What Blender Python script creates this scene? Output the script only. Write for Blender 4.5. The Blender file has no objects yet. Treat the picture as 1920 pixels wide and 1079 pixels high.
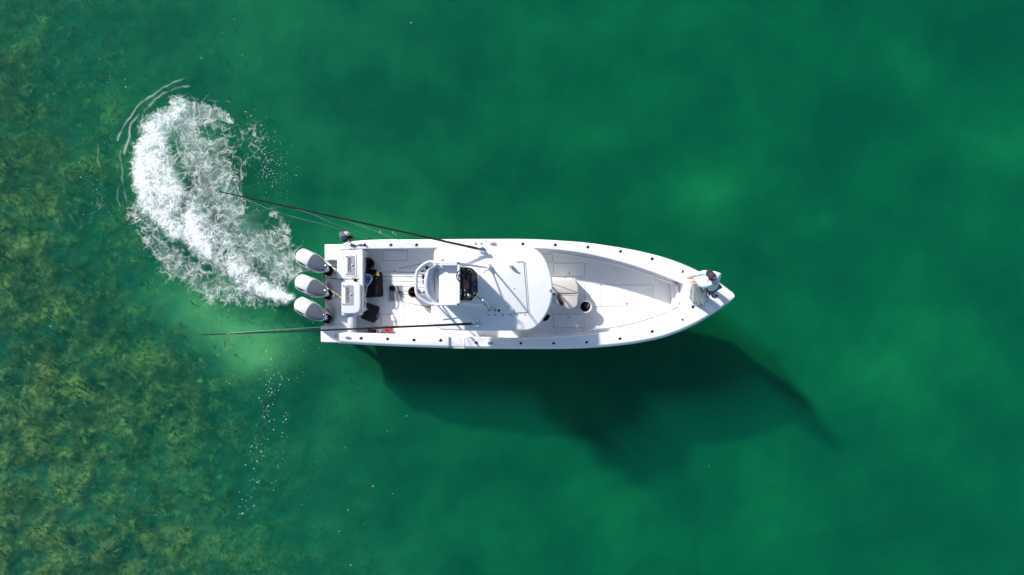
import bpy, bmesh, math, random
import numpy as np
from mathutils import Vector, Matrix

# ------------------------------------------------------------------ camera, sky, sun
SC = bpy.context.scene
COL = SC.collection
random.seed(7)
CAM_Z = 21.2            # drone height above the water (m)
FPX = 1418.0            # focal length in photograph pixels (1920 wide)
cam_d = bpy.data.cameras.new('camera')
cam = bpy.data.objects.new('camera', cam_d)
COL.objects.link(cam)
cam.location = (0, 0, CAM_Z)
cam.rotation_euler = (0, 0, 0)
cam_d.sensor_width = 36.0
cam_d.lens = 36.0 * FPX / 1920.0
cam_d.clip_end = 2000
SC.camera = cam

SUN_EL = math.radians(34)
SUN_AZ = math.radians(-45)          # sun stands towards -x +y
world = bpy.data.worlds.new('World')
SC.world = world
world.use_nodes = True
wn = world.node_tree.nodes
sky = wn.new('ShaderNodeTexSky')
sky.sky_type = 'NISHITA'
sky.sun_disc = False
sky.sun_elevation = SUN_EL
sky.sun_rotation = SUN_AZ
sky.ozone_density = 2.0
wn['Background'].inputs[1].default_value = 0.12
world.node_tree.links.new(sky.outputs[0], wn['Background'].inputs[0])

sun_d = bpy.data.lights.new('sun', 'SUN')
sun_d.energy = 4.9
sun_d.angle = math.radians(2.2)
sun_d.color = (1.0, 0.962, 0.90)
sun = bpy.data.objects.new('sun', sun_d)
COL.objects.link(sun)
SUN_DIR = Vector((-math.sin(SUN_AZ) * math.cos(SUN_EL), -math.cos(SUN_AZ) * math.cos(SUN_EL), -math.sin(SUN_EL)))
sun.rotation_euler = SUN_DIR.to_track_quat('-Z', 'Y').to_euler()
sun.location = (-20, 20, 25)

SC.view_settings.view_transform = 'Standard'
SC.view_settings.look = 'None'
SC.view_settings.exposure = 0.3
SC.view_settings.gamma = 1
SC.view_settings.use_curve_mapping = False
SC.cycles.max_bounces = 10
SC.cycles.transparent_max_bounces = 16
SC.cycles.volume_bounces = 0
SC.cycles.use_denoising = True

# ------------------------------------------------------------------ helpers
def P(px, py, z=0.0):
    """photograph pixel at height z -> world point"""
    s = (CAM_Z - z) / FPX
    return Vector(((px - 960.0) * s, -(py - 539.5) * s, z))

def zg(px):
    """gunwale height along the sheer line"""
    return 1.05 + 0.5 * max(0.0, (px - 600.0) / 778.0) ** 2

ZS = 0.40      # cockpit sole
HT = 2.55      # hardtop upper face

def world_loc(o):
    v = Vector((0, 0, 0))
    while o is not None:
        v = v + o.location
        o = o.parent
    return v

def tag(o, label=None, cat=None, group=None, kind=None):
    if label: o['label'] = label
    if cat: o['category'] = cat
    if group: o['group'] = group
    if kind: o['kind'] = kind
    return o

def thing(name, loc, label, cat, group=None):
    o = bpy.data.objects.new(name, None)
    o.empty_display_size = 0.2
    COL.objects.link(o)
    o.location = loc
    return tag(o, label, cat, group)

class MB:
    def __init__(self):
        self.v = []; self.f = []
    def add(self, vs, fs):
        n = len(self.v)
        self.v += [tuple(p) for p in vs]
        self.f += [tuple(i + n for i in q) for q in fs]
        return self
    def box(self, c, s, rz=0.0, rot=None):
        m = rot if rot is not None else Matrix.Rotation(rz, 3, 'Z')
        c = Vector(c)
        vs = [c + m @ Vector((sx * s[0] / 2, sy * s[1] / 2, sz * s[2] / 2)) for sx in (-1, 1) for sy in (-1, 1) for sz in (-1, 1)]
        return self.add(vs, [(0, 1, 3, 2), (4, 6, 7, 5), (0, 4, 5, 1), (2, 3, 7, 6), (0, 2, 6, 4), (1, 5, 7, 3)])
    def prism(self, pts, z0, z1, inset=0.0, round_h=0.0):
        """pts: list of (x,y); optional rounded top edge"""
        pts = [Vector((p[0], p[1])) for p in pts]
        a = sum(pts[i].x * pts[(i + 1) % len(pts)].y - pts[(i + 1) % len(pts)].x * pts[i].y for i in range(len(pts)))
        if a < 0: pts.reverse()
        n = len(pts)
        def off(d):
            out = []
            for i in range(n):
                e1 = (pts[i] - pts[i - 1]).normalized(); e2 = (pts[(i + 1) % n] - pts[i]).normalized()
                nn = Vector((-(e1.y + e2.y), e1.x + e2.x))
                if nn.length < 1e-6: nn = Vector((-e1.y, e1.x))
                nn.normalize()
                c = max(0.35, nn.dot(Vector((-e1.y, e1.x))))
                out.append(pts[i] + nn * d / c)
            return out
        rings = [(0.0, z0)]
        if round_h > 0:
            rings += [(0.0, z1 - round_h)]
            for k in (1, 2, 3):
                a_ = k / 3 * math.pi / 2
                rings.append((inset * (1 - math.cos(a_)), z1 - round_h + round_h * math.sin(a_)))
        else:
            rings.append((inset, z1))
        vs = []
        for d, z in rings:
            vs += [(p.x, p.y, z) for p in (off(d) if d else pts)]
        fs = [tuple(reversed(range(n)))]
        m = len(rings)
        for r in range(m - 1):
            for i in range(n):
                j = (i + 1) % n
                fs.append((r * n + i, r * n + j, (r + 1) * n + j, (r + 1) * n + i))
        fs.append(tuple((m - 1) * n + i for i in range(n)))
        return self.add(vs, fs)
    def tube(self, path, r, seg=8, closed=False, cap=True):
        path = [Vector(p) for p in path]
        n = len(path)
        rs = r if isinstance(r, (list, tuple)) else [r] * n
        vs = []; fs = []
        up = None
        for i in range(n):
            if closed: t = path[(i + 1) % n] - path[i - 1]
            else: t = path[min(i + 1, n - 1)] - path[max(i - 1, 0)]
            t = t.normalized()
            if up is None:
                up = Vector((0, 0, 1)) if abs(t.z) < 0.9 else Vector((1, 0, 0))
            a = (up - t * up.dot(t))
            if a.length < 1e-5: a = t.orthogonal()
            a.normalize(); up = a
            b = t.cross(a)
            for k in range(seg):
                an = 2 * math.pi * k / seg
                vs.append(path[i] + (a * math.cos(an) + b * math.sin(an)) * rs[i])
        for i in range(n if closed else n - 1):
            j = (i + 1) % n
            for k in range(seg):
                l = (k + 1) % seg
                fs.append((i * seg + k, i * seg + l, j * seg + l, j * seg + k))
        if cap and not closed:
            fs.append(tuple(reversed(range(seg))))
            fs.append(tuple((n - 1) * seg + k for k in range(seg)))
        return self.add(vs, fs)
    def lathe(self, c, prof, seg=16, rot=None):
        """prof: (r,z) from bottom to top, closed with caps if r>0"""
        c = Vector(c); rot = rot or Matrix.Identity(3)
        vs = []; fs = []
        for r, z in prof:
            for k in range(seg):
                an = 2 * math.pi * k / seg
                vs.append(c + rot @ Vector((r * math.cos(an), r * math.sin(an), z)))
        for i in range(len(prof) - 1):
            for k in range(seg):
                l = (k + 1) % seg
                fs.append((i * seg + k, i * seg + l, (i + 1) * seg + l, (i + 1) * seg + k))
        fs.append(tuple(reversed(range(seg))))
        fs.append(tuple((len(prof) - 1) * seg + k for k in range(seg)))
        return self.add(vs, fs)
    def grid(self, rows, close_v=False, close_u=False):
        """rows: list of lists of points -> quads"""
        n = len(rows); m = len(rows[0])
        vs = [p for r in rows for p in r]
        fs = []
        for i in range(n if close_u else n - 1):
            i2 = (i + 1) % n
            for j in range(m if close_v else m - 1):
                j2 = (j + 1) % m
                fs.append((i * m + j, i * m + j2, i2 * m + j2, i2 * m + j))
        return self.add(vs, fs)
    def build(self, name, material, parent=None, smooth=35, bevel=0.0, seg=2, recalc=True, at=None):
        """verts are world coordinates, unless at is given (then they are local to at)"""
        me = bpy.data.meshes.new(name)
        me.from_pydata([tuple(v) for v in self.v], [], self.f)
        if recalc:
            bm = bmesh.new(); bm.from_mesh(me)
            bmesh.ops.recalc_face_normals(bm, faces=bm.faces)
            bm.to_mesh(me); bm.free()
        return link(name, me, material, parent, smooth, bevel, seg, at)

def link(name, me, material, parent=None, smooth=35, bevel=0.0, seg=2, at=None):
    if material is not None and not me.materials:
        me.materials.append(M[material] if isinstance(material, str) else material)
    if smooth:
        me.polygons.foreach_set('use_smooth', [True] * len(me.polygons))
        me.set_sharp_from_angle(angle=math.radians(smooth))
    o = bpy.data.objects.new(name, me)
    COL.objects.link(o)
    base = Vector(at) if at is not None else Vector((0, 0, 0))
    if parent is not None:
        o.parent = parent
        o.location = base - world_loc(parent)
    else:
        o.location = base
    if bevel:
        b = o.modifiers.new('bevel', 'BEVEL'); b.width = bevel; b.segments = seg
        b.limit_method = 'ANGLE'; b.angle_limit = math.radians(40); b.harden_normals = True
    return o

def copy_tree(o, parent=None, loc=None):
    c = o.copy(); COL.objects.link(c); c.parent = parent
    if loc is not None: c.location = loc
    for ch in o.children: copy_tree(ch, c)
    return c

def smoothstep(a, b, x):
    t = np.clip((x - a) / (b - a), 0, 1)
    return t * t * (3 - 2 * t)

_tabs = {}
def perlin(x, y, seed=0):
    if seed not in _tabs:
        r = np.random.RandomState(seed)
        perm = r.permutation(256); ang = r.rand(256) * 2 * np.pi
        _tabs[seed] = (np.concatenate([perm, perm]), np.cos(ang), np.sin(ang))
    perm, gx, gy = _tabs[seed]
    xi = np.floor(x).astype(np.int64); yi = np.floor(y).astype(np.int64)
    xf = x - xi; yf = y - yi
    xi &= 255; yi &= 255
    u = xf ** 3 * (xf * (xf * 6 - 15) + 10); v = yf ** 3 * (yf * (yf * 6 - 15) + 10)
    def g(ix, iy, dx, dy):
        h = perm[perm[ix & 255] + (iy & 255)]
        return gx[h] * dx + gy[h] * dy
    a = g(xi, yi, xf, yf); b = g(xi + 1, yi, xf - 1, yf)
    c = g(xi, yi + 1, xf, yf - 1); d = g(xi + 1, yi + 1, xf - 1, yf - 1)
    return ((a + (b - a) * u) + ((c + (d - c) * u) - (a + (b - a) * u)) * v) * 1.5

def fbm(x, y, seed=0, oct=4, gain=0.5):
    s = 0; a = 1; t = 0
    for o in range(oct):
        s = s + a * perlin(x * 2 ** o + 13.7 * o, y * 2 ** o - 7.3 * o, seed + o); t += a; a *= gain
    return s / t

def curve_interp(pts, xs):
    """smooth (pchip-like) interpolation of y over x"""
    p = np.array(pts, float); x = p[:, 0]; y = p[:, 1]
    h = np.diff(x); d = np.diff(y) / h
    m = np.zeros(len(x)); m[0] = d[0]; m[-1] = d[-1]
    m[1:-1] = (d[:-1] * h[1:] + d[1:] * h[:-1]) / (h[1:] + h[:-1])
    xs = np.asarray(xs, float)
    i = np.clip(np.searchsorted(x, xs) - 1, 0, len(h) - 1)
    t = (xs - x[i]) / h[i]
    return (2 * t ** 3 - 3 * t ** 2 + 1) * y[i] + (t ** 3 - 2 * t ** 2 + t) * h[i] * m[i] + (-2 * t ** 3 + 3 * t ** 2) * y[i + 1] + (t ** 3 - t ** 2) * h[i] * m[i + 1]

def catmull(pts, n=8, closed=False):
    pts = [Vector(p) for p in pts]
    N = len(pts); out = []
    rng = range(N) if closed else range(N - 1)
    for i in rng:
        p1 = pts[i]; p2 = pts[(i + 1) % N]
        p0 = pts[i - 1] if (closed or i > 0) else p1 * 2 - p2
        p3 = pts[(i + 2) % N] if (closed or i + 2 < N) else p2 * 2 - p1
        for k in range(n):
            t = k / n
            out.append(0.5 * ((2 * p1) + (p2 - p0) * t + (2 * p0 - 5 * p1 + 4 * p2 - p3) * t * t + (3 * p1 - p0 - 3 * p2 + p3) * t ** 3))
    if not closed: out.append(pts[-1])
    return out

def round_poly(pts, r, n=5):
    """round the corners of a 2d polygon"""
    pts = [Vector((p[0], p[1])) for p in pts]; out = []
    N = len(pts)
    for i in range(N):
        rr = r[i] if isinstance(r, (list, tuple)) else r
        a = pts[i - 1] - pts[i]; b = pts[(i + 1) % N] - pts[i]
        d = min(rr, a.length * 0.48, b.length * 0.48)
        s = pts[i] + a.normalized() * d; e = pts[i] + b.normalized() * d
        for k in range(n + 1):
            t = k / n
            out.append(s * (1 - t) ** 2 + pts[i] * 2 * t * (1 - t) + e * t * t)
    return out

# ------------------------------------------------------------------ materials
M = {}
def mat(name, color, rough=0.5, metal=0.0, vary=0.06, scale=6.0, bump=0.0, bump_scale=60.0, coat=0.0, spec=0.5, tint=None, tint_amt=0.0, tint_scale=3.0):
    m = bpy.data.materials.new(name); m.use_nodes = True
    nt = m.node_tree; n = nt.nodes; l = nt.links
    b = n['Principled BSDF']
    b.inputs['Roughness'].default_value = rough
    b.inputs['Metallic'].default_value = metal
    b.inputs['Coat Weight'].default_value = coat
    b.inputs['Specular IOR Level'].default_value = spec
    tc = n.new('ShaderNodeTexCoord')
    nz = n.new('ShaderNodeTexNoise'); nz.inputs['Scale'].default_value = scale; nz.inputs['Detail'].default_value = 6
    l.new(tc.outputs['Object'], nz.inputs['Vector'])
    mx = n.new('ShaderNodeMix'); mx.data_type = 'RGBA'
    c = Vector(color)
    mx.inputs[6].default_value = (*(c * (1 - vary)), 1)
    mx.inputs[7].default_value = (*[min(1, k) for k in (c * (1 + vary))], 1)
    l.new(nz.outputs['Fac'], mx.inputs[0])
    outc = mx.outputs[2]
    if tint is not None:
        n2 = n.new('ShaderNodeTexNoise'); n2.inputs['Scale'].default_value = tint_scale; n2.inputs['Detail'].default_value = 8; n2.inputs['Roughness'].default_value = 0.7
        l.new(tc.outputs['Object'], n2.inputs['Vector'])
        rp = n.new('ShaderNodeMapRange'); rp.inputs[1].default_value = 0.52; rp.inputs[2].default_value = 0.72
        rp.inputs[4].default_value = tint_amt
        l.new(n2.outputs['Fac'], rp.inputs[0])
        m2 = n.new('ShaderNodeMix'); m2.data_type = 'RGBA'
        l.new(rp.outputs[0], m2.inputs[0]); l.new(outc, m2.inputs[6]); m2.inputs[7].default_value = (*tint, 1)
        outc = m2.outputs[2]
    l.new(outc, b.inputs['Base Color'])
    if bump:
        nb = n.new('ShaderNodeTexNoise'); nb.inputs['Scale'].default_value = bump_scale; nb.inputs['Detail'].default_value = 3
        l.new(tc.outputs['Object'], nb.inputs['Vector'])
        bp = n.new('ShaderNodeBump'); bp.inputs['Strength'].default_value = bump; bp.inputs['Distance'].default_value = 0.01
        l.new(nb.outputs['Fac'], bp.inputs['Height']); l.new(bp.outputs[0], b.inputs['Normal'])
    M[name] = m
    return m

mat('gelcoat', (0.80, 0.80, 0.795), 0.28, vary=0.02, coat=0.3, tint=(0.70, 0.69, 0.66), tint_amt=0.35, tint_scale=1.7)
mat('nonskid', (0.80, 0.80, 0.80), 0.75, vary=0.03, bump=0.35, bump_scale=140, tint=(0.60, 0.59, 0.56), tint_amt=0.45, tint_scale=2.2)
mat('hull_paint', (0.74, 0.75, 0.76), 0.2, vary=0.02, coat=0.4, tint=(0.5, 0.5, 0.45), tint_amt=0.2)
mat('seam', (0.22, 0.23, 0.24), 0.7)
mat('white_pipe', (0.78, 0.78, 0.79), 0.3, vary=0.02)
mat('vinyl', (0.50, 0.53, 0.58), 0.5, vary=0.04, bump=0.1, bump_scale=90)
mat('beige_vinyl', (0.66, 0.60, 0.55), 0.55, vary=0.04, bump=0.12, bump_scale=80)
mat('steel', (0.62, 0.63, 0.64), 0.22, 1.0, vary=0.04)
mat('aluminium', (0.55, 0.56, 0.57), 0.38, 0.9, vary=0.08)
mat('black', (0.006, 0.006, 0.007), 0.65, spec=0.1)
mat('black_fabric', (0.010, 0.011, 0.012), 0.9, vary=0.25, bump=0.3, bump_scale=40, spec=0.15)
mat('black_plastic', (0.012, 0.012, 0.014), 0.45, bump=0.1, bump_scale=120, spec=0.25)
mat('dash', (0.016, 0.012, 0.016), 0.5, vary=0.3, scale=12, spec=0.2)
mat('carbon', (0.020, 0.014, 0.013), 0.35, vary=0.2, scale=30)
mat('screen', (0.012, 0.012, 0.035), 0.12)
mat('cowl', (0.64, 0.655, 0.67), 0.2, vary=0.02, coat=0.6)
mat('plate', (0.40, 0.41, 0.43), 0.4, 0.3, vary=0.15, scale=18)
mat('hatch_grey', (0.24, 0.25, 0.26), 0.5, vary=0.12, scale=9)
mat('ink', (0.025, 0.03, 0.035), 0.5)
mat('hose', (0.40, 0.42, 0.43), 0.55, vary=0.1)
mat('hose_black', (0.02, 0.02, 0.02), 0.5)
mat('gold', (0.62, 0.42, 0.10), 0.35, 0.6, vary=0.15)
mat('tan', (0.22, 0.125, 0.055), 0.7, vary=0.25, scale=25)
mat('red', (0.62, 0.035, 0.02), 0.4, vary=0.1)
mat('dark_red', (0.20, 0.015, 0.015), 0.45, vary=0.1)
mat('blue_mesh', (0.22, 0.30, 0.55), 0.7, vary=0.25, scale=30)
mat('brown_leather', (0.045, 0.028, 0.020), 0.7, vary=0.3, scale=30)
mat('skin', (0.56, 0.31, 0.22), 0.5, vary=0.06)
mat('shirt', (0.56, 0.70, 0.73), 0.8, vary=0.08, scale=9, bump=0.4, bump_scale=25)
mat('pants', (0.13, 0.15, 0.16), 0.85, vary=0.2, bump=0.3, bump_scale=25)
mat('cap', (0.035, 0.022, 0.055), 0.8, vary=0.2)
mat('gaiter', (0.62, 0.58, 0.66), 0.8, vary=0.12, scale=20)
mat('shoe', (0.05, 0.05, 0.05), 0.7)
mat('rope', (0.10, 0.10, 0.10), 0.8, vary=0.3, scale=60)
mat('rope_white', (0.6, 0.58, 0.52), 0.8, vary=0.2, scale=60)
mat('line', (0.32, 0.46, 0.42), 0.4)
mat('lead', (0.07, 0.07, 0.08), 0.5, 0.4)
mat('oyster', (0.03, 0.026, 0.022), 0.8, vary=0.5, scale=30, bump=0.6, bump_scale=40)

mat('tan_foot', (0.12, 0.085, 0.06), 0.8, vary=0.2)
mat('teal_cloth', (0.035, 0.10, 0.12), 0.8, vary=0.7, scale=18, tint=(0.35, 0.42, 0.42), tint_amt=0.7, tint_scale=12)
mat('pink_cloth', (0.62, 0.40, 0.36), 0.8, vary=0.15, scale=12)
mat('olive_dark', (0.035, 0.035, 0.018), 0.8, vary=0.3)
def net_mat(name, color, holes):
    m = bpy.data.materials.new(name); m.use_nodes = True
    n = m.node_tree.nodes; l = m.node_tree.links
    b = n['Principled BSDF']; b.inputs['Base Color'].default_value = (*color, 1); b.inputs['Roughness'].default_value = 0.7
    tc = n.new('ShaderNodeTexCoord'); nz = n.new('ShaderNodeTexNoise'); nz.inputs['Scale'].default_value = 55; nz.inputs['Detail'].default_value = 3
    l.new(tc.outputs['Object'], nz.inputs['Vector'])
    r = n.new('ShaderNodeMapRange'); r.inputs[1].default_value = .35; r.inputs[2].default_value = .65; r.inputs[3].default_value = 1 - holes; r.inputs[4].default_value = 1.0
    l.new(nz.outputs['Fac'], r.inputs[0]); l.new(r.outputs[0], b.inputs['Alpha'])
    M[name] = m
net_mat('net_white', (0.76, 0.75, 0.71), 0.5)
net_mat('net_blue', (0.20, 0.28, 0.55), 0.35)
# ------------------------------------------------------------------ seabed
def px_of(x, y, z):
    s = (CAM_Z - z) / FPX
    return x / s + 960.0, -y / s + 539.5

def gauss(px, py, cx, cy, rx, ry, a=0.0):
    ca, sa = math.cos(a), math.sin(a)
    dx = px - cx; dy = py - cy
    u = (dx * ca + dy * sa) / rx; v = (-dx * sa + dy * ca) / ry
    return np.exp(-(u * u + v * v))

def grid_mesh(name, xs, ys, Z):
    nx, ny = len(xs), len(ys)
    X, Y = np.meshgrid(xs, ys)
    co = np.stack([X, Y, Z], -1).reshape(-1, 3).astype(np.float32)
    idx = np.arange(nx * ny).reshape(ny, nx)
    q = np.stack([idx[:-1, :-1], idx[:-1, 1:], idx[1:, 1:], idx[1:, :-1]], -1).reshape(-1, 4)
    return np_mesh(name, co, q)

def np_mesh(name, co, q):
    me = bpy.data.meshes.new(name)
    k = q.shape[1]
    me.vertices.add(len(co)); me.vertices.foreach_set('co', np.ascontiguousarray(co, np.float32).ravel())
    me.loops.add(len(q) * k); me.loops.foreach_set('vertex_index', np.ascontiguousarray(q, np.int32).ravel())
    me.polygons.add(len(q))
    me.polygons.foreach_set('loop_start', np.arange(0, len(q) * k, k, dtype=np.int32))
    me.polygons.foreach_set('loop_total', np.full(len(q), k, np.int32))
    me.update(calc_edges=True)
    me.validate()
    return me

def stretch(a, b, core, n, far):
    """dense core, stretched rim"""
    c = np.linspace(a, b, n)
    rim = np.array([0.6, 2, 5, 12, 30, 80, far])
    return np.concatenate([(a - rim)[::-1], c, b + rim])

xs = stretch(-17.5, 17.5, 0, 440, 180)
ys = stretch(-10.5, 10.5, 0, 270, 180)
X, Y = np.meshgrid(xs, ys)
bpx, bpy_ = px_of(X, Y, -2.0)
left = smoothstep(800, -60, bpx + 0.38 * (bpy_ - 540) * -1 + 90 * fbm(X * 0.25, Y * 0.25, 5))
sand_patch = (1.0 * gauss(bpx, bpy_, 1335, 375, 85, 62) + 0.9 * gauss(bpx, bpy_, 1880, 300, 95, 70)
              + 0.8 * gauss(bpx, bpy_, 1690, 700, 150, 130) + 0.5 * gauss(bpx, bpy_, 1130, 275, 60, 45)
              + 0.9 * gauss(bpx, bpy_, 420, 592, 115, 55, 0.5) + 0.9 * gauss(bpx, bpy_, 520, 665, 75, 60)
              + 0.4 * gauss(bpx, bpy_, 1120, 960, 120, 70) + 0.35 * gauss(bpx, bpy_, 1560, 430, 60, 50)
              + 0.35 * gauss(bpx, bpy_, 1490, 950, 90, 110) + 0.5 * gauss(bpx, bpy_, 720, 470, 130, 60)
              + 0.6 * gauss(bpx, bpy_, 330, 300, 60, 60) + 0.35 * gauss(bpx, bpy_, 1000, 60, 140, 60)
              + 0.35 * gauss(bpx, bpy_, 1700, 140, 90, 60) + 0.3 * gauss(bpx, bpy_, 1300, 60, 90, 60))
dark_patch = (1.0 * gauss(bpx, bpy_, 60, 545, 75, 60) + 0.8 * gauss(bpx, bpy_, 280, 690, 110, 70)
              + 0.6 * gauss(bpx, bpy_, 380, 790, 150, 60) + 0.5 * gauss(bpx, bpy_, 760, 200, 120, 90)
              + 0.6 * gauss(bpx, bpy_, 1600, 230, 110, 60) + 0.7 * gauss(bpx, bpy_, 1820, 70, 110, 90)
              + 0.6 * gauss(bpx, bpy_, 1600, 840, 160, 60, 0.7))
n_big = fbm(X * 0.45, Y * 0.45, 11)
n_mid = fbm(X * 1.6, Y * 1.6, 21)
n_fine = fbm(X * 5.0, Y * 5.0, 31)
depth = 1.82 - 0.55 * smoothstep(1150, 600, bpx) - 0.78 * left - 0.28 * sand_patch * (1 - left) - 0.10 * n_big - 0.16 * left * n_mid - 0.05 * left * n_fine
depth = depth - (depth - 0.50) * np.clip(.65 * gauss(bpx, bpy_, 420, 592, 115, 55, 0.5) + .75 * gauss(bpx, bpy_, 520, 660, 80, 60), 0, .85)
depth = np.clip(depth, 0.45, 3.2)
sand = np.clip(0.25 + 0.55 * sand_patch - 0.45 * dark_patch + 0.45 * n_big + 0.25 * n_mid * (0.4 + left) - 0.45 * left * (1 - np.clip(sand_patch, 0, 1)), 0, 1.4)
weed = np.clip(left ** 1.2 * (0.75 + 0.7 * n_mid + .5 * n_big - 0.5 * sand_patch + 0.6 * dark_patch), 0, 1)
me = grid_mesh('seabed', xs, ys, -depth)
for nm, arr in (('sand', sand), ('weed', weed), ('shoal', np.clip(left * 1.1 + .8 * gauss(bpx, bpy_, 440, 600, 120, 60, 0.5) + .6 * gauss(bpx, bpy_, 520, 665, 75, 60), 0, 1))):
    at = me.attributes.new(nm, 'FLOAT', 'POINT')
    at.data.foreach_set('value', arr.astype(np.float32).ravel())

m = bpy.data.materials.new('seabed'); m.use_nodes = True; M['seabed'] = m
nt = m.node_tree; n = nt.nodes; l = nt.links
b = n['Principled BSDF']; b.inputs['Roughness'].default_value = 1; b.inputs['Specular IOR Level'].default_value = 0
def attr(n, name):
    a = n.new('ShaderNodeAttribute'); a.attribute_name = name; return a.outputs['Fac']
tc = n.new('ShaderNodeTexCoord')
def noise(n, l, vec, scale, detail=6, rough=0.6, dist=0.0):
    t = n.new('ShaderNodeTexNoise'); t.inputs['Scale'].default_value = scale; t.inputs['Detail'].default_value = detail
    t.inputs['Roughness'].default_value = rough; t.inputs['Distortion'].default_value = dist
    l.new(vec, t.inputs['Vector']); return t.outputs['Fac']
def maprange(n, l, v, a, b_, c=0.0, d=1.0):
    r = n.new('ShaderNodeMapRange'); r.interpolation_type = 'SMOOTHSTEP'
    for i, k in enumerate((a, b_, c, d)): r.inputs[i + 1].default_value = k
    l.new(v, r.inputs[0]); return r.outputs[0]
def math_(n, l, op, a, b_):
    r = n.new('ShaderNodeMath'); r.operation = op
    for i, k in enumerate((a, b_)):
        if isinstance(k, (int, float)): r.inputs[i].default_value = k
        else: l.new(k, r.inputs[i])
    return r.outputs[0]
def mixc(n, l, f, a, b_):
    r = n.new('ShaderNodeMix'); r.data_type = 'RGBA'
    if isinstance(f, float): r.inputs[0].default_value = f
    else: l.new(f, r.inputs[0])
    for i, k in ((6, a), (7, b_)):
        if isinstance(k, tuple): r.inputs[i].default_value = (*k, 1)
        else: l.new(k, r.inputs[i])
    return r.outputs[2]
vec = tc.outputs['Object']
c1 = mixc(n, l, attr(n, 'sand'), (0.036, 0.104, 0.078), (0.25, 0.40, 0.18))
weedbase = mixc(n, l, maprange(n, l, noise(n, l, vec, 2.4, 5, 0.55, 0.5), 0.36, 0.68), (0.015, 0.040, 0.022), (0.10, 0.092, 0.042))
weedcol = mixc(n, l, math_(n, l, 'MULTIPLY', maprange(n, l, noise(n, l, vec, 0.9, 5, 0.62, 0.6), 0.42, 0.70), maprange(n, l, noise(n, l, vec, 9.0, 5, 0.65, 0.5), 0.34, 0.66)), weedbase, (0.48, 0.31, 0.09))
caustic = maprange(n, l, noise(n, l, vec, 1.0, 3, 0.55, 0.9), 0.46, 0.54, 0.0, 1.0)  # thin winding lines standing in for the caustic light web on the bed
caustic2 = math_(n, l, 'MULTIPLY', caustic, math_(n, l, 'SUBTRACT', 1.0, caustic))
caustic3 = maprange(n, l, caustic2, 0.05, 0.25)
weedcol_caustic = mixc(n, l, math_(n, l, 'MULTIPLY', caustic3, maprange(n, l, noise(n, l, vec, 2.5, 4), 0.46, 0.62)), weedcol, (0.20, 0.18, 0.08))  # caustic lines painted pale into the weed colour
wmask = maprange(n, l, math_(n, l, 'ADD', attr(n, 'weed'), math_(n, l, 'MULTIPLY', math_(n, l, 'SUBTRACT', noise(n, l, vec, 2.2, 7, 0.68, 0.5), 0.5), 1.1)), -0.05, 0.85)
bed = mixc(n, l, wmask, c1, weedcol_caustic)
spot = math_(n, l, 'MULTIPLY', maprange(n, l, noise(n, l, vec, 3.0, 9, 0.72), 0.52, 0.76), maprange(n, l, noise(n, l, vec, 0.8, 3), 0.42, 0.60))
spot = math_(n, l, 'MULTIPLY', spot, maprange(n, l, attr(n, 'shoal'), 0.25, 0.7))
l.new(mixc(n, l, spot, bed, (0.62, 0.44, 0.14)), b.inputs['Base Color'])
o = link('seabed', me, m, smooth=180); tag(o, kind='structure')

# ------------------------------------------------------------------ sea grass and algae on the shallow side (uncountable)
rs = np.random.RandomState(3)
def seabed_z(x, y):
    i = np.clip(np.searchsorted(xs, x), 1, len(xs) - 1); j = np.clip(np.searchsorted(ys, y), 1, len(ys) - 1)
    return -depth[j, i], weed[j, i]
NB = 9000
gx = -15.5 + 14.0 * rs.rand(NB * 3) ** 1.3; gy = -9.2 + 18.4 * rs.rand(NB * 3)
gz, gw = seabed_z(gx, gy)
clump = fbm(gx * 1.3, gy * 1.3, 77)
keep = rs.rand(NB * 3) < np.clip(gw * (0.35 + 1.3 * clump), 0, 1)
gx, gy, gz = gx[keep][:NB], gy[keep][:NB], gz[keep][:NB]
k = len(gx)
ang = rs.rand(k) * 0.9 + 0.9 + 1.4 * fbm(gx * 0.5, gy * 0.5, 91); L = 0.05 + 0.16 * rs.rand(k); W = 0.006 + 0.008 * rs.rand(k)
dx, dy = np.cos(ang), np.sin(ang)
lift = 0.05 + 0.22 * rs.rand(k)
base = np.stack([gx, gy, gz - 0.01], -1)
side = np.stack([-dy * W, dx * W, 0 * dx], -1)
mid = base + np.stack([dx * L * .45, dy * L * .45, lift * .8], -1)
tip = base + np.stack([dx * L, dy * L, lift], -1)
co = np.stack([base - side, base + side, mid + side, mid - side, tip + side * .3, tip - side * .3], 1).reshape(-1, 3)
q0 = np.arange(k)[:, None] * 6
q = np.concatenate([q0 + np.array([[0, 1, 2, 3]]), q0 + np.array([[3, 2, 4, 5]])], 0)
me = np_mesh('sea_grass', co, q)
at = me.attributes.new('tone', 'FLOAT', 'POINT'); at.data.foreach_set('value', np.repeat(np.clip(.25 + 1.1 * fbm(gx * .9, gy * .9, 55) + .5 * fbm(gx * 3, gy * 3, 56), 0, 1) ** 1.3 * (.4 + .6 * rs.rand(k)), 6).astype(np.float32))
m = bpy.data.materials.new('sea_grass'); m.use_nodes = True; M['sea_grass'] = m
n = m.node_tree.nodes; l = m.node_tree.links
b = n['Principled BSDF']; b.inputs['Roughness'].default_value = 0.8
l.new(mixc(n, l, attr(n, 'tone'), (0.022, 0.045, 0.014), (0.34, 0.25, 0.07)), b.inputs['Base Color'])
tag(link('sea_grass', me, m, smooth=0), 'olive and yellow sea grass showing through the shallow water at left', 'sea grass', kind='stuff')

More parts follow.
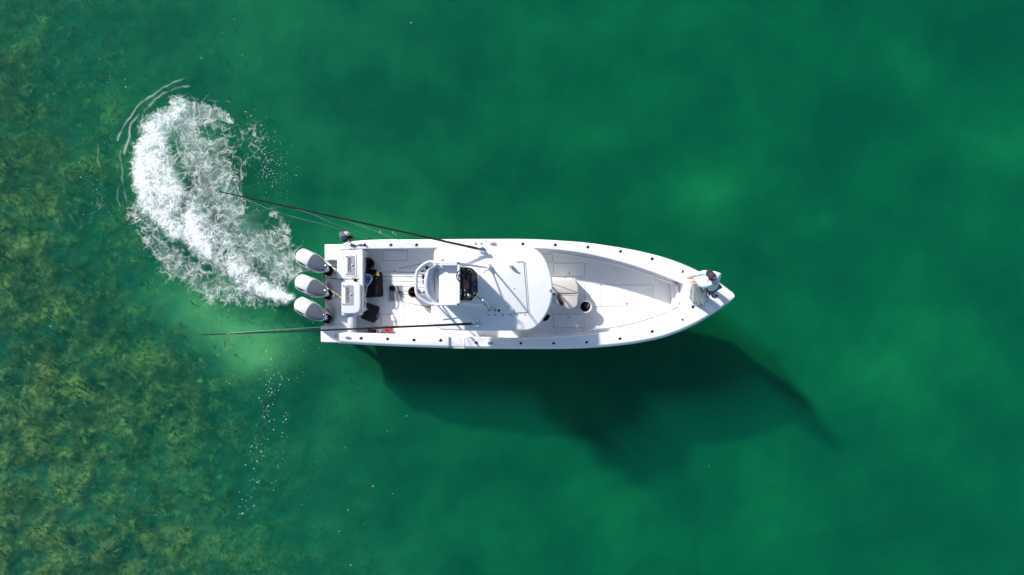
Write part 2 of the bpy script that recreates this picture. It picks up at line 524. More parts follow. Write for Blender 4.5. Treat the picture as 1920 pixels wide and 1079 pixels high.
# ------------------------------------------------------------------ water: closed body with a rippled surface and an even green volume
mb = MB().box((0, 0, -10.0), (340, 340, 20.0))
m = bpy.data.materials.new('water'); m.use_nodes = True; M['water'] = m
n = m.node_tree.nodes; l = m.node_tree.links
out = n['Material Output']; n.remove(n['Principled BSDF'])
tr = n.new('ShaderNodeBsdfTransparent'); gl = n.new('ShaderNodeBsdfGlossy'); gl.inputs['Roughness'].default_value = 0.08
fr = n.new('ShaderNodeFresnel'); fr.inputs['IOR'].default_value = 1.33
tc = n.new('ShaderNodeTexCoord')
mp = n.new('ShaderNodeMapping'); mp.inputs['Scale'].default_value = (1.0, 0.6, 1.0); mp.inputs['Rotation'].default_value = (0, 0, 0.5)
l.new(tc.outputs['Object'], mp.inputs['Vector'])
h1 = noise(n, l, mp.outputs[0], 1.1, 5, 0.55, 0.4)
h2 = noise(n, l, mp.outputs[0], 7.0, 4, 0.6, 0.3)
hh = math_(n, l, 'ADD', h1, math_(n, l, 'MULTIPLY', h2, 0.18))
bp = n.new('ShaderNodeBump'); bp.inputs['Strength'].default_value = 0.7; bp.inputs['Distance'].default_value = 0.13
l.new(hh, bp.inputs['Height'])
l.new(bp.outputs[0], gl.inputs['Normal']); l.new(bp.outputs[0], fr.inputs['Normal'])
geo = n.new('ShaderNodeNewGeometry')
fac = math_(n, l, 'MULTIPLY', math_(n, l, 'MULTIPLY', fr.outputs[0], 0.6), math_(n, l, 'SUBTRACT', 1.0, geo.outputs['Backfacing']))   # mirror only on the air side
ms = n.new('ShaderNodeMixShader'); l.new(fac, ms.inputs[0]); l.new(tr.outputs[0], ms.inputs[1]); l.new(gl.outputs[0], ms.inputs[2])
l.new(ms.outputs[0], out.inputs['Surface'])
WS = (0.0015, 0.112, 0.082)     # scattering per metre
WA = (0.95, 0.212, 0.380)       # absorption per metre
va = n.new('ShaderNodeVolumeAbsorption'); vs_ = n.new('ShaderNodeVolumeScatter')
va.inputs['Density'].default_value = 1.0; vs_.inputs['Density'].default_value = 1.0
# absorption node: sigma_a = density*(1-color); scatter node: sigma_s = density*color
va.inputs['Color'].default_value = (1 - WA[0], 1 - WA[1], 1 - WA[2], 1)
vs_.inputs['Color'].default_value = (*WS, 1)
vs_.inputs['Anisotropy'].default_value = 0.0
ad = n.new('ShaderNodeAddShader'); l.new(va.outputs[0], ad.inputs[0]); l.new(vs_.outputs[0], ad.inputs[1])
l.new(ad.outputs[0], out.inputs['Volume'])
o = mb.build('water', m, smooth=0); tag(o, kind='structure')

# ------------------------------------------------------------------ propeller foam
def stroke(px, py, pts, n=14, hard=2.0):
    """max over a tapered polyline of (x,y,width,amp)"""
    D = np.zeros_like(px)
    pts = np.array(pts, float)
    for i in range(len(pts) - 1):
        for t in np.linspace(0, 1, n, endpoint=False):
            x, y, w, a = pts[i] * (1 - t) + pts[i + 1] * t
            d2 = ((px - x) ** 2 + (py - y) ** 2) / (w * w)
            D = np.maximum(D, a * np.exp(-d2 ** (hard / 2)))
    return D

def foam_cover(px, py):
    wx = px + 12 * fbm(px / 60, py / 60, 41) + 6 * fbm(px / 18, py / 18, 43)
    wy = py + 12 * fbm(px / 60, py / 60, 45) + 6 * fbm(px / 18, py / 18, 47)
    core = np.maximum.reduce([
        stroke(wx, wy, [(546, 560, 9, 1.0), (505, 547, 20, 1.0), (465, 525, 30, .9), (420, 480, 42, .85), (365, 420, 48, .85), (310, 360, 46, .9), (283, 305, 40, 1.0), (292, 245, 34, .95), (335, 205, 22, .9)], hard=2.6),
        stroke(wx, wy, [(264, 285, 18, 1.05), (262, 330, 20, 1.1), (285, 385, 26, 1.0), (330, 430, 28, .95)], hard=2.6),
        stroke(wx, wy, [(350, 405, 26, 1.0), (378, 452, 30, 1.12), (400, 480, 26, 1.0)]),
        stroke(wx, wy, [(470, 535, 20, 1.05), (510, 549, 20, 1.15), (543, 557, 9, 1.0)])])
    lacy = np.maximum.reduce([
        stroke(wx, wy, [(535, 500, 44, .66), (470, 450, 64, .66), (415, 370, 72, .68), (385, 290, 72, .70), (365, 232, 56, .74)], hard=3.0),
        stroke(wx, wy, [(335, 200, 20, .85), (390, 213, 14, .85), (438, 224, 9, .85)], hard=3.0),
        stroke(wx, wy, [(440, 250, 10, .5), (478, 240, 18, .52), (484, 275, 18, .5), (450, 250, 16, .45)]),
        stroke(wx, wy, [(470, 290, 46, .34), (500, 350, 44, .32), (505, 420, 40, .36)]),
        stroke(wx, wy, [(530, 470, 24, .62), (525, 410, 13, .66), (505, 398, 9, .55)]),
        stroke(wx, wy, [(262, 400, 24, .60), (290, 450, 32, .60), (340, 500, 38, .62), (395, 535, 34, .64), (450, 555, 24, .64), (520, 568, 12, .6)], hard=3.0)])
    hole = (gauss(px, py, 395, 250, 20, 12, 0.2) * .40 + gauss(px, py, 430, 300, 20, 15) * .2 + gauss(px, py, 478, 418, 30, 22) * .5
            + gauss(px, py, 415, 470, 16, 9, .4) * .45 + gauss(px, py, 345, 384, 9, 15, .4) * .3 + gauss(px, py, 490, 350, 34, 40) * .4)
    def ridge(x, y, seed, p): return np.clip(1 - np.abs(perlin(x, y, seed)) * 1.55, 0, 1) ** p
    ux = px + 14 * fbm(px / 28, py / 28, 61) + 5 * fbm(px / 9, py / 9, 65); uy = py + 14 * fbm(px / 28, py / 28, 63) + 5 * fbm(px / 9, py / 9, 67)
    r1 = ridge(ux / 30, uy / 30, 51, 6); r2 = ridge(ux / 13, uy / 13, 53, 4); r3 = ridge(ux / 6.5, uy / 6.5, 55, 3); r4 = ridge(px / 3.6, py / 3.6, 57, 2)
    e = fbm(px / 42, py / 42, 71); e2 = fbm(px / 13, py / 13, 73)
    D = np.maximum(core, lacy) + .16 * e + .12 * e2 - hole
    D1 = core + .30 * e + .22 * e2 - hole
    body = smoothstep(.26, .60, D + .42 * (np.maximum(r1, .8 * r2) - .42) + .10 * (r4 - .5))
    thick = smoothstep(-.45, .45, fbm(px / 20, py / 20, 77))
    lace = np.maximum.reduce([.9 * r1 * (.5 + .5 * thick), .9 * r2 * (.25 + .75 * thick), .85 * r3 * (.25 + .5 * r2 + .6 * thick)]) * (.68 + .42 * r4)
    cov = body * np.clip(lace * (.45 + .75 * D), 0, 1)
    churn = smoothstep(.46, 1.02, D1 + .26 * (r3 - .4) + .30 * (r2 - .4) + .16 * (r4 - .5))
    cov = np.maximum(cov, churn * (.80 + .18 * r4))
    cov = np.clip(cov, 0, 1) ** 1.25
    milky = .14 * smoothstep(.40, .9, D) * (.5 + .8 * smoothstep(-.3, .5, fbm(px / 24, py / 24, 75)))
    cov = 1 - (1 - np.clip(cov, 0, .97)) * (1 - milky)
    arcs = [[(222, 262), (240, 225), (270, 190), (310, 164), (347, 150)], [(232, 290), (246, 240), (275, 202), (312, 172), (360, 162)],
            [(246, 420), (236, 370), (229, 320), (228, 280)], [(224, 390), (220, 340), (221, 310)], [(246, 405), (252, 412), (262, 410)],
            [(350, 184), (392, 190), (432, 192)], [(268, 445), (300, 490), (345, 528), (385, 552), (405, 556)], [(184, 272), (185, 300), (191, 320)]]
    for i, a in enumerate(arcs):
        pts = catmull([(p[0], p[1], 0) for p in a], 10)
        w = (1.5, 1.7, 1.2, 1.1, 1.2, 1.3, 1.4, 1.2)[i]
        s = stroke(px + 8 * fbm(px / 45, py / 45, 81 + i), py + 8 * fbm(px / 45, py / 45, 83 + i), [(p.x, p.y, w, 1.0) for p in pts], 4)
        brk = smoothstep(-0.38, 0.25, fbm(px / 45, py / 45, 87 + i)) * (.42, .42, .22, .18, .4, .2, .35, .2)[i] * (.8 + .2 * smoothstep(-.3, .4, perlin(px / 3.5, py / 3.5, 99)))
        cov = np.maximum(cov, s * brk)
    fl = perlin(px / 3.0, py / 3.0, 93) * .8 + .45 * perlin(px / 1.6, py / 1.6, 95) + .35 * fbm(px / 14, py / 14, 96)
    flm = np.maximum.reduce([gauss(px, py, 185, 370, 22, 48, -.3), gauss(px, py, 505, 310, 36, 70), .7 * gauss(px, py, 205, 235, 22, 60), .75 * gauss(px, py, 268, 410, 26, 70), .8 * gauss(px, py, 540, 470, 18, 80), .8 * gauss(px, py, 480, 240, 30, 30)])
    cov = np.maximum(cov, smoothstep(0.80, 1.15, fl + 0.38 * flm) * smoothstep(0.2, 0.7, flm) * .6)
    return cov, D1, np.maximum(r3, r2)

fx0, fx1, fy0, fy1 = 140, 585, 135, 615
a0 = P(fx0, fy1); a1 = P(fx1, fy0)
res = 0.0125
xs_f = np.arange(a0.x, a1.x, res); ys_f = np.arange(a0.y, a1.y, res)
XF, YF = np.meshgrid(xs_f, ys_f)
px, py = px_of(XF, YF, 0.0)
cov, D1, rough_ = foam_cover(px, py)
hgt = 0.010 + 0.05 * smoothstep(.1, 1.1, D1) + 0.005 * cov * rough_ + 0.014 * cov * fbm(px / 22, py / 22, 98)
mask = cov > 0.02
ny, nx = mask.shape
cell = mask[:-1, :-1] | mask[1:, :-1] | mask[:-1, 1:] | mask[1:, 1:]
idx = np.arange(nx * ny).reshape(ny, nx)
q = np.stack([idx[:-1, :-1], idx[:-1, 1:], idx[1:, 1:], idx[1:, :-1]], -1)[cell]
used = np.unique(q); remap = np.full(nx * ny, -1, np.int64); remap[used] = np.arange(len(used))
co = np.stack([XF, YF, hgt], -1).reshape(-1, 3)[used]
me = np_mesh('propeller_foam', co, remap[q])
at = me.attributes.new('cover', 'FLOAT', 'POINT'); at.data.foreach_set('value', cov.ravel()[used].astype(np.float32))
m = bpy.data.materials.new('foam'); m.use_nodes = True; M['foam'] = m
n = m.node_tree.nodes; l = m.node_tree.links
out = n['Material Output']; n.remove(n['Principled BSDF'])
df = n.new('ShaderNodeBsdfDiffuse'); df.inputs['Color'].default_value = (0.80, 0.82, 0.81, 1)
tr = n.new('ShaderNodeBsdfTransparent')
ms = n.new('ShaderNodeMixShader')
l.new(attr(n, 'cover'), ms.inputs[0])
l.new(tr.outputs[0], ms.inputs[1]); l.new(df.outputs[0], ms.inputs[2]); l.new(ms.outputs[0], out.inputs['Surface'])
tag(link('propeller_foam', me, m, smooth=180), 'white churned propeller foam curling away behind the outboard motors', 'foam', kind='stuff')

# milky cloud of bubbles hanging just under the foam
st = 4
plume = (0.40 * smoothstep(.25, 1.05, np.maximum(D1, stroke(px, py, [(535, 510, 40, .55), (470, 455, 60, .55), (410, 370, 64, .55), (365, 280, 60, .5), (345, 220, 40, .5)], 5)) + .22 * fbm(px / 30, py / 30, 101)))[::st, ::st]
me = grid_mesh('bubble_plume', xs_f[::st], ys_f[::st], -0.05 - 0.06 * plume)
at = me.attributes.new('cover', 'FLOAT', 'POINT'); at.data.foreach_set('value', plume.ravel().astype(np.float32))
m = m.copy(); m.name = 'bubbles'; M['bubbles'] = m
next(x for x in m.node_tree.nodes if x.type == 'BSDF_DIFFUSE').inputs['Color'].default_value = (0.55, 0.78, 0.73, 1)
tag(link('bubble_plume', me, m, smooth=180), 'milky turquoise cloud of bubbles under the propeller foam', 'bubbles', kind='stuff')

# loose foam flecks and weed scraps on the surface
def scraps(name, spec, material, label, cat, size):
    mbs = MB()
    r = random.Random(hash(name) % 1000 if False else len(name))
    for (x0, y0, x1, y1, spread, cnt) in spec:
        for _ in range(cnt):
            t = r.random(); g = r.gauss(0, spread)
            nx_, ny_ = -(y1 - y0), (x1 - x0); ll = math.hypot(nx_, ny_) or 1
            c = P(x0 + (x1 - x0) * t + nx_ / ll * g, y0 + (y1 - y0) * t + ny_ / ll * g, 0.004)
            s = size * (0.4 + 1.3 * r.random() ** 2.5); a0_ = r.random() * 6.28; el = 0.35 + 0.5 * r.random()
            pts = []
            for k_ in range(6):
                a_ = k_ / 6 * 6.283; rr = s * (0.7 + 0.5 * r.random())
                u, v = rr * math.cos(a_), rr * el * math.sin(a_)
                pts.append((c.x + u * math.cos(a0_) - v * math.sin(a0_), c.y + u * math.sin(a0_) + v * math.cos(a0_)))
            mbs.prism(pts, 0.003, 0.012, inset=s * 0.2)
    return tag(mbs.build(name, material, smooth=60), label, cat, kind='stuff')
mat('fleck', (0.74, 0.78, 0.75), 0.8)
mat('weed_scrap', (0.28, 0.22, 0.05), 0.8, vary=0.4, scale=4)
scraps('foam_flecks', [(520, 660, 512, 720, 16, 60), (512, 720, 485, 850, 10, 110), (485, 850, 452, 980, 10, 70), (540, 770, 517, 920, 5, 40), (420, 690, 480, 760, 30, 14),
                       (165, 60, 166, 70, 3, 3), (185, 100, 195, 160, 5, 16), (400, 60, 640, 230, 60, 8), (765, 40, 768, 46, 3, 3), (1103, 180, 1104, 183, 1, 1),
                       (160, 300, 175, 420, 12, 34), (470, 230, 530, 350, 22, 60), (545, 600, 600, 690, 18, 26), (1200, 740, 1800, 1000, 90, 5), (90, 420, 160, 720, 60, 14)],
       'fleck', 'small white foam flecks drifting on the green water below the stern', 'foam', 0.011)
scraps('weed_scraps', [(470, 205, 490, 250, 8, 26), (378, 105, 378, 112, 3, 4), (700, 410, 745, 440, 4, 4), (185, 120, 230, 170, 10, 18), (470, 860, 720, 990, 60, 10), (640, 790, 800, 900, 50, 5)],
       'weed_scrap', 'yellow brown weed scraps floating around the foam patch', 'weed', 0.022)
# ------------------------------------------------------------------ the boat: hull, gunwales, decks
boat = thing('fishing_boat', P(975, 552, 0), 'long white centre console fishing boat with hardtop and three outboards', 'boat')

PORT_OUT = [(655, 452.5), (680, 450.5), (800, 448.8), (900, 448), (1000, 448.5), (1050, 451), (1100, 455), (1150, 462), (1200, 471), (1250, 484), (1300, 503.5), (1340, 524.5), (1358, 535.5), (1370, 545), (1376, 551), (1378, 556)]
STB_OUT = [(601, 642.5), (640, 645), (700, 648.5), (800, 652.5), (900, 655), (1000, 655.5), (1050, 655.3), (1100, 653.8), (1150, 650), (1200, 643.5), (1250, 632), (1300, 611.5), (1340, 588), (1358, 575.5), (1370, 566), (1376, 560), (1378, 556)]
PORT_IN = [(672, 467.5), (800, 466), (900, 465), (1000, 466), (1050, 469.5), (1100, 476.5), (1150, 488), (1200, 502.5), (1250, 520.5), (1281, 533)]
STB_IN = [(655, 624), (800, 628.5), (900, 632), (1000, 633.5), (1050, 631.5), (1100, 627.5), (1150, 620.5), (1200, 609.5), (1250, 592), (1281, 577)]
po = lambda x: float(curve_interp(PORT_OUT, [x])[0])
so = lambda x: float(curve_interp(STB_OUT, [x])[0])
pi_ = lambda x: float(curve_interp(PORT_IN, [x])[0])
si = lambda x: float(curve_interp(STB_IN, [x])[0])

def cosx(a, b, n):    # dense towards b
    return [a + (b - a) * math.sin(k / (n - 1) * math.pi / 2) for k in range(n)]

# hull shell: sheer, topside, chine, keel rings of stations
xs_h = sorted(cosx(608.5, 1377.6, 60) + [634.0, 638.0, 650.0])
rows = []
def hull_row(frac_z, beam, stem, wz):
    port = []; stb = []
    for x in xs_h:
        t = (x - 608.5) / (1377.6 - 608.5)
        yo_p = po(max(x, 655)) if x > 655 else 458.5 - max(0, (x - 640)) * 0.4
        yo_s = so(x)
        cy = 0.5 * (yo_p + yo_s)
        flare = beam + (1 - beam) * 0.0
        kb = beam * (1 - (1 - stem) * t ** 3 * 1.3)
        z = (zg(x) - 0.085) if x > 636 else 0.60
        a = P(x, cy + (yo_p - cy) , z); b_ = P(x, cy + (yo_s - cy), z); c = P(x, cy, z)
        xx = P(608.5, cy, z).x + (c.x - P(608.5, cy, z).x) * (1 - (1 - stem) * 0.075 )
        zz = z + (wz - z) * frac_z
        port.append((xx, c.y + (a.y - c.y) * kb, zz)); stb.append((xx, c.y + (b_.y - c.y) * kb, zz))
    return port, stb
levels = [(0.0, 0.995, 1.0, 0), (0.35, 0.975, 0.85, 0.08), (0.75, 0.94, 0.62, 0.08), (1.0, 0.90, 0.45, 0.02), (1.0, 0.45, 0.30, -0.28), (1.0, 0.02, 0.25, -0.48)]
L_ = [hull_row(*lv) for lv in levels]
ring = []
for i in range(len(xs_h)):
    ring.append([l_[0][i] for l_ in L_] + [l_[1][i] for l_ in reversed(L_)])
mb = MB().grid(ring)
mb.f.append(tuple(range(len(ring[0]))))
nlast = (len(ring) - 1) * len(ring[0])
hull = mb.build('hull', 'hull_paint', boat, smooth=40)

def section_strip(name, xsl, yo, yi, sgn, zdrop=0.0, inner_to=None, mat_='gelcoat'):
    """gunwale cap: sloping outer flank, flat top, rounded inner lip, coaming wall down to the sole"""
    rows = []
    for x in xsl:
        z = zg(x) - zdrop
        o_ = P(x, yo(x), z); i_ = P(x, yi(x), z)
        d = Vector((0, i_.y - o_.y, 0)); w = abs(d.y); u = d.normalized()
        r = []
        for f, dz in ((0.0, -0.10), (0.004, -0.078), (0.016, -0.062), (0.062, -0.012), (0.078, -0.003), (0.10, 0.0)):
            r.append(o_ + u * min(f, w * .3) + Vector((0, 0, dz)))
        for f, dz in ((-0.03, 0.0), (-0.012, -0.004), (-0.002, -0.016), (0.0, -0.035), (0.0, -0.055), (-0.035, -0.06)):
            r.append(i_ + u * f + Vector((0, 0, dz)))
        low = P(x, yi(x), z); r.append(Vector((i_.x, (i_ + u * -0.035).y, inner_to if inner_to is not None else ZS - 0.02)))
        r.append(Vector((o_.x, (o_ + u * 0.05).y, inner_to if inner_to is not None else ZS - 0.02)))
        rows.append(r)
    mb = MB().grid(rows, close_v=True)
    m_ = len(rows[0])
    mb.f.append(tuple(range(m_))); mb.f.append(tuple((len(rows) - 1) * m_ + k for k in range(m_)))
    return mb.build(name, mat_, boat, smooth=50)
lin = lambda a, b, n: [a + (b - a) * k / (n - 1) for k in range(n)]
section_strip('gunwale', lin(655, 1281, 70), po, lambda x: pi_(max(x, 672)), 1)
section_strip('gunwale', lin(636, 841, 24), so, lambda x: si(max(x, 655)), -1)
section_strip('gunwale', lin(871, 1281, 48), so, si, -1)
section_strip('side_door', lin(841.6, 870.4, 4), so, si, -1, zdrop=0.075)

# foredeck: crowned plate from the cockpit end to the stem
rows = []
for x in cosx(1281.3, 1377.7, 26):
    z = zg(x)
    a = P(x, po(x), z); b_ = P(x, so(x), z)
    r = []
    W = abs(a.y - b_.y)
    prof = [(0.0, -0.10), (0.004, -0.078), (0.016, -0.062), (0.06, -0.012), (0.078, -0.003), (0.10, 0.0)]
    sc = min(1.0, W / 0.5)
    for f, dz in prof: r.append(a + Vector((0, -f * sc, dz * (0.4 + 0.6 * sc))))
    for k in range(1, 8):
        t = k / 8; p = a.lerp(b_, t); r.append(Vector((p.x, (a.y - .1 * sc) + (b_.y - a.y + .2 * sc) * t, z + 0.025 * math.sin(math.pi * t) * sc)))
    for f, dz in reversed(prof): r.append(b_ + Vector((0, f * sc, dz * (0.4 + 0.6 * sc))))
    rows.append(r)
mb = MB().grid(rows)
first = rows[0]
nb = len(mb.v)
mb.add([Vector((p.x, p.y, ZS)) for p in first] , [])
for k in range(len(first) - 1): mb.f.append((k, k + 1, nb + k + 1, nb + k))
m_ = len(rows[0]); mb.f.append(tuple((len(rows) - 1) * m_ + k for k in range(m_)))
foredeck = mb.build('foredeck', 'gelcoat', boat, smooth=50)
# step moulding at the after end of the foredeck
for xa, xb, z0, z1 in ((1270, 1279.5, ZS + .02, 1.02), (1262, 1270, ZS + .01, .72)):
    zt = z1
    MB().prism(round_poly([P(xa, pi_(xa) + 6, zt).xy, P(xb, pi_(xb) + 4, zt).xy, P(xb, si(xb) - 4, zt).xy, P(xa, si(xa) - 6, zt).xy], .05), z0, z1, inset=.015, round_h=.015).build('bow_step', 'gelcoat', boat)
for y0, y1 in ((537, 546), (566, 573)):
    MB().box(P(1273, (y0 + y1) / 2, 1.03), (.05, (y1 - y0) * .0142, .012)).build('bow_locker_latch', 'steel', boat, bevel=.004)
mb = MB()
for xx in (1287, 1291): mb.tube([P(xx, 533, zg(xx) + .019), P(xx, 553, zg(xx) + .026), P(xx, 576, zg(xx) + .019)], .006, 6)
mb.build('deck_seam_bead', 'gelcoat', boat)

# cockpit sole
pts = [P(x, pi_(x) - 1, ZS).xy for x in lin(673, 1281, 40)] + [P(x, si(x) + 1, ZS).xy for x in reversed(lin(657, 1281, 40))]
pts = [P(648, 480, ZS).xy] + pts + [P(640, 624, ZS).xy]
sole = MB().prism(pts, ZS - 0.05, ZS).build('cockpit_sole', 'nonskid', boat)

def hatch(x0, y0, x1, y1, z=ZS, mat_='nonskid', latch=None, name='deck_hatch', r=.02, split=None):
    c = [P(x0, y0, z), P(x1, y0, z), P(x1, y1, z), P(x0, y1, z)]
    rim = MB().prism(round_poly([p.xy for p in c], r), z + 0.0005, z + 0.004).build(name, 'seam', boat)
    g = 0.008
    xs_ = [c[0].x + g] + ([P(s, y0, z).x for s in (split or [])]) + [c[1].x - g]
    for a, b_ in zip(xs_[:-1], xs_[1:]):
        aa = a + (g / 2 if a != xs_[0] else 0); bb = b_ - (g / 2 if b_ != xs_[-1] else 0)
        MB().prism(round_poly([(aa, c[0].y - g), (bb, c[0].y - g), (bb, c[2].y + g), (aa, c[2].y + g)], r * .8), z + 0.004, z + 0.010, inset=.002).build('hatch_lid', mat_, rim)
    if latch:
        MB().lathe(P(latch[0], latch[1], z + .010), [(.035, 0), (.035, .003), (.030, .006)], 14).build('latch', 'aluminium', rim)
    return rim
hatch(718, 470, 764, 489)
hatch(683, 527, 720, 574, latch=(713, 551))
hatch(715, 590, 758, 612)
hatch(1037.5, 493.4, 1096.5, 519.3, latch=(1067, 513))
hatch(1037.5, 589.4, 1095.5, 615.3, latch=(1066, 595.5))
hatch(1095.7, 534.6, 1224.7, 575.7, latch=(1175.7, 569.7), split=[1126.3])
hatch(1000, 477, 1036, 492)
# grey square hatch plate aft of the helm seat
h = hatch(727, 534, 756, 567, r=.03)
g = MB().prism(round_poly([P(729.5, 536, ZS).xy, P(754.5, 536, ZS).xy, P(754.5, 565, ZS).xy, P(729.5, 565, ZS).xy], .025), ZS + .0105, ZS + .016, inset=.004).build('hatch_plate', 'hatch_grey', h)
MB().lathe(P(735.5, 541.5, ZS + .016), [(.085, 0), (.085, .004), (.07, .006)], 20).build('round_inspection_cap', 'dash', h)
MB().box(P(747, 548, ZS + .019), (.05, .02, .006)).box(P(747, 550.5, ZS + .019), (.016, .05, .006)).build('hatch_handle', 'dash', h)
MB().lathe(P(732, 550, ZS + .016), [(.022, 0), (.02, .005)], 12).build('latch', 'steel', h)
# round drain and filler caps on the sole
for x, y, r_ in ((740, 509, .035), (737, 593, .03), (713, 500, .022), (1126, 534, .03)):
    MB().lathe(P(x, y, ZS), [(r_, 0), (r_, .006), (r_ * .8, .009)], 14).build('deck_cap', 'aluminium', boat)
# scuff mat of pale caulk lines aft of the seat: fine moulded drain grooves
for y0, x0, x1 in ((519, 690, 792), (544, 757, 792), (553, 757, 792)):
    MB().box((P((x0 + x1) / 2, y0, ZS).x, P(0, y0, ZS).y, ZS + .002), ((x1 - x0) * .0147, .012, .003)).build('deck_groove', 'seam', boat)

# ------------------------------------------------------------------ transom, livewells, swim platform
ZP = 0.92
plat = MB().prism(round_poly([P(608.5, 458.5, ZP).xy, P(652, 458.5, ZP).xy, P(652, 489, ZP).xy, P(609, 489, ZP).xy], [.03, .01, .01, .02]), .05, ZP, inset=.02, round_h=.02).build('swim_platform', 'gelcoat', boat)
plat = MB().prism(round_poly([P(601, 612, .74).xy, P(657, 612, .74).xy, P(657, 643.5, .74).xy, P(601.5, 642, .74).xy], [.02, .01, .01, .03]), .05, .74, inset=.02, round_h=.02).build('swim_platform', 'gelcoat', boat)
MB().prism([P(610, 488, .66).xy, P(652, 488, .66).xy, P(652, 613, .66).xy, P(609, 613, .66).xy], 0.02, .66, inset=.02, round_h=.02).build('engine_well', 'gelcoat', boat)
for y, ZT in ((483, ZP), (617, .74)):
    MB().prism(round_poly([P(618, y - 4, ZP).xy, P(640, y - 4, ZP).xy, P(640, y + 4, ZP).xy, P(618, y + 4, ZP).xy], .03), ZT + .0005, ZT + .008, inset=.003).build('platform_tread', 'nonskid', boat)
# stern quarter fairings joining platform to gunwale
zq = zg(650)
MB().prism(round_poly([P(636, 459.5, zq).xy, P(656, 452.8, zq).xy, P(656, 470, zq).xy, P(636, 470, zq).xy], .03), .2, zq - .004, inset=.03, round_h=.03).build('stern_quarter', 'gelcoat', boat)
# port part of the transom with its livewell lid
MB().prism(round_poly([P(632, 471, 1.05).xy, P(677.5, 467.8, 1.05).xy, P(677.5, 523, 1.05).xy, P(632, 523, 1.05).xy], [.04, .01, .02, .04]), ZS - .02, 1.046, inset=.018, round_h=.018).build('transom', 'gelcoat', boat)
MB().prism(round_poly([P(674.5, 468.5, 1.05).xy, P(680.6, 468.5, 1.05).xy, P(680.6, 585, 1.05).xy, P(674.5, 585, 1.05).xy], .03), ZS, 1.062, inset=.02, round_h=.02).build('transom_coaming', 'gelcoat', boat)
MB().prism(round_poly([P(643, 522, 1.0).xy, P(676, 522, 1.0).xy, P(676, 592, 1.0).xy, P(640, 592, 1.0).xy], .05), ZS - .02, 1.0, inset=.02, round_h=.02).build('transom', 'gelcoat', boat)

def text_mesh(name, body, size, loc, rz, material, parent, ext=.003, sx=1.0):
    cu = bpy.data.curves.new(name, 'FONT'); cu.body = body; cu.size = size; cu.extrude = ext; cu.align_x = 'CENTER'; cu.align_y = 'CENTER'
    cu.offset = size * .018; cu.shear = 0.18; cu.space_character = 1.05
    t = bpy.data.objects.new(name, cu); COL.objects.link(t)
    bpy.context.view_layer.update()
    me = bpy.data.meshes.new_from_object(t.evaluated_get(bpy.context.evaluated_depsgraph_get()))
    bpy.data.objects.remove(t); bpy.data.curves.remove(cu)
    me.transform(Matrix.Translation(loc) @ Matrix.Rotation(rz, 4, 'Z') @ Matrix.Diagonal((sx, 1, 1, 1)))
    me.name = name; me.materials.clear()
    return link(name, me, material, parent, smooth=0)

def livewell(x0, y0, x1, y1, z, h, px0, py0, px1, py1, r):
    lid = MB().prism(round_poly([P(x0, y0, z).xy, P(x1, y0, z).xy, P(x1, y1, z).xy, P(x0, y1, z).xy], r), z - h, z, inset=.03, round_h=.03).build('livewell_lid', 'gelcoat', boat)
    pl = MB().prism(round_poly([P(px0, py0, z).xy, P(px1, py0, z).xy, P(px1, py1, z).xy, P(px0, py1, z).xy], .03), z + .0005, z + .012, inset=.004).build('name_plate', 'plate', lid)
    c = P(px0 + (px1 - px0) * .33, (py0 + py1) / 2, z + .0125)
    text_mesh('lettering', 'CONTENDER', .115, c, math.pi / 2, 'ink', lid, sx=abs(py1 - py0) * .0142 * .84 / .79)
    cc = P(px0 + (px1 - px0) * .76, (py0 + py1) / 2, z + .012)
    MB().lathe(cc, [(.028, 0), (.028, .006), (.018, .010)], 14).build('lid_latch', 'steel', lid)
    for yy in (py0 + 2, py1 - 2):
        MB().lathe(P(x0 + 4, yy, z), [(.022, 0), (.022, .02), (.012, .03)], 10).build('hinge', 'steel', lid)
    return lid
livewell(645.5, 474.5, 669, 520, 1.066, .03, 651, 479.5, 664.7, 516, .04)
livewell(640, 529, 675.5, 588.5, 1.16, .2, 647, 534.5, 662.5, 572.5, [.03, .14, .20, .03])
# padded bolster rail over the transom door
MB().tube([P(660, 588, .93), P(660, 600, .945), P(660, 612, .945), P(660, 624, .93)], .115, 16).build('transom_door_bolster', 'vinyl', boat)
MB().box((P(660, 0, .6).x, P(0, 606, .6).y, .62), (.10, .52, .5)).build('transom_door', 'gelcoat', boat, bevel=.015)
MB().lathe(P(666.5, 526, 1.03), [(.04, 0), (.04, .03), (.02, .045)], 12).build('tow_eye', 'black', boat)
MB().lathe(P(662, 523.5, 1.03), [(.035, 0), (.035, .04), (.02, .055)], 12).build('washdown_fitting', 'steel', boat)

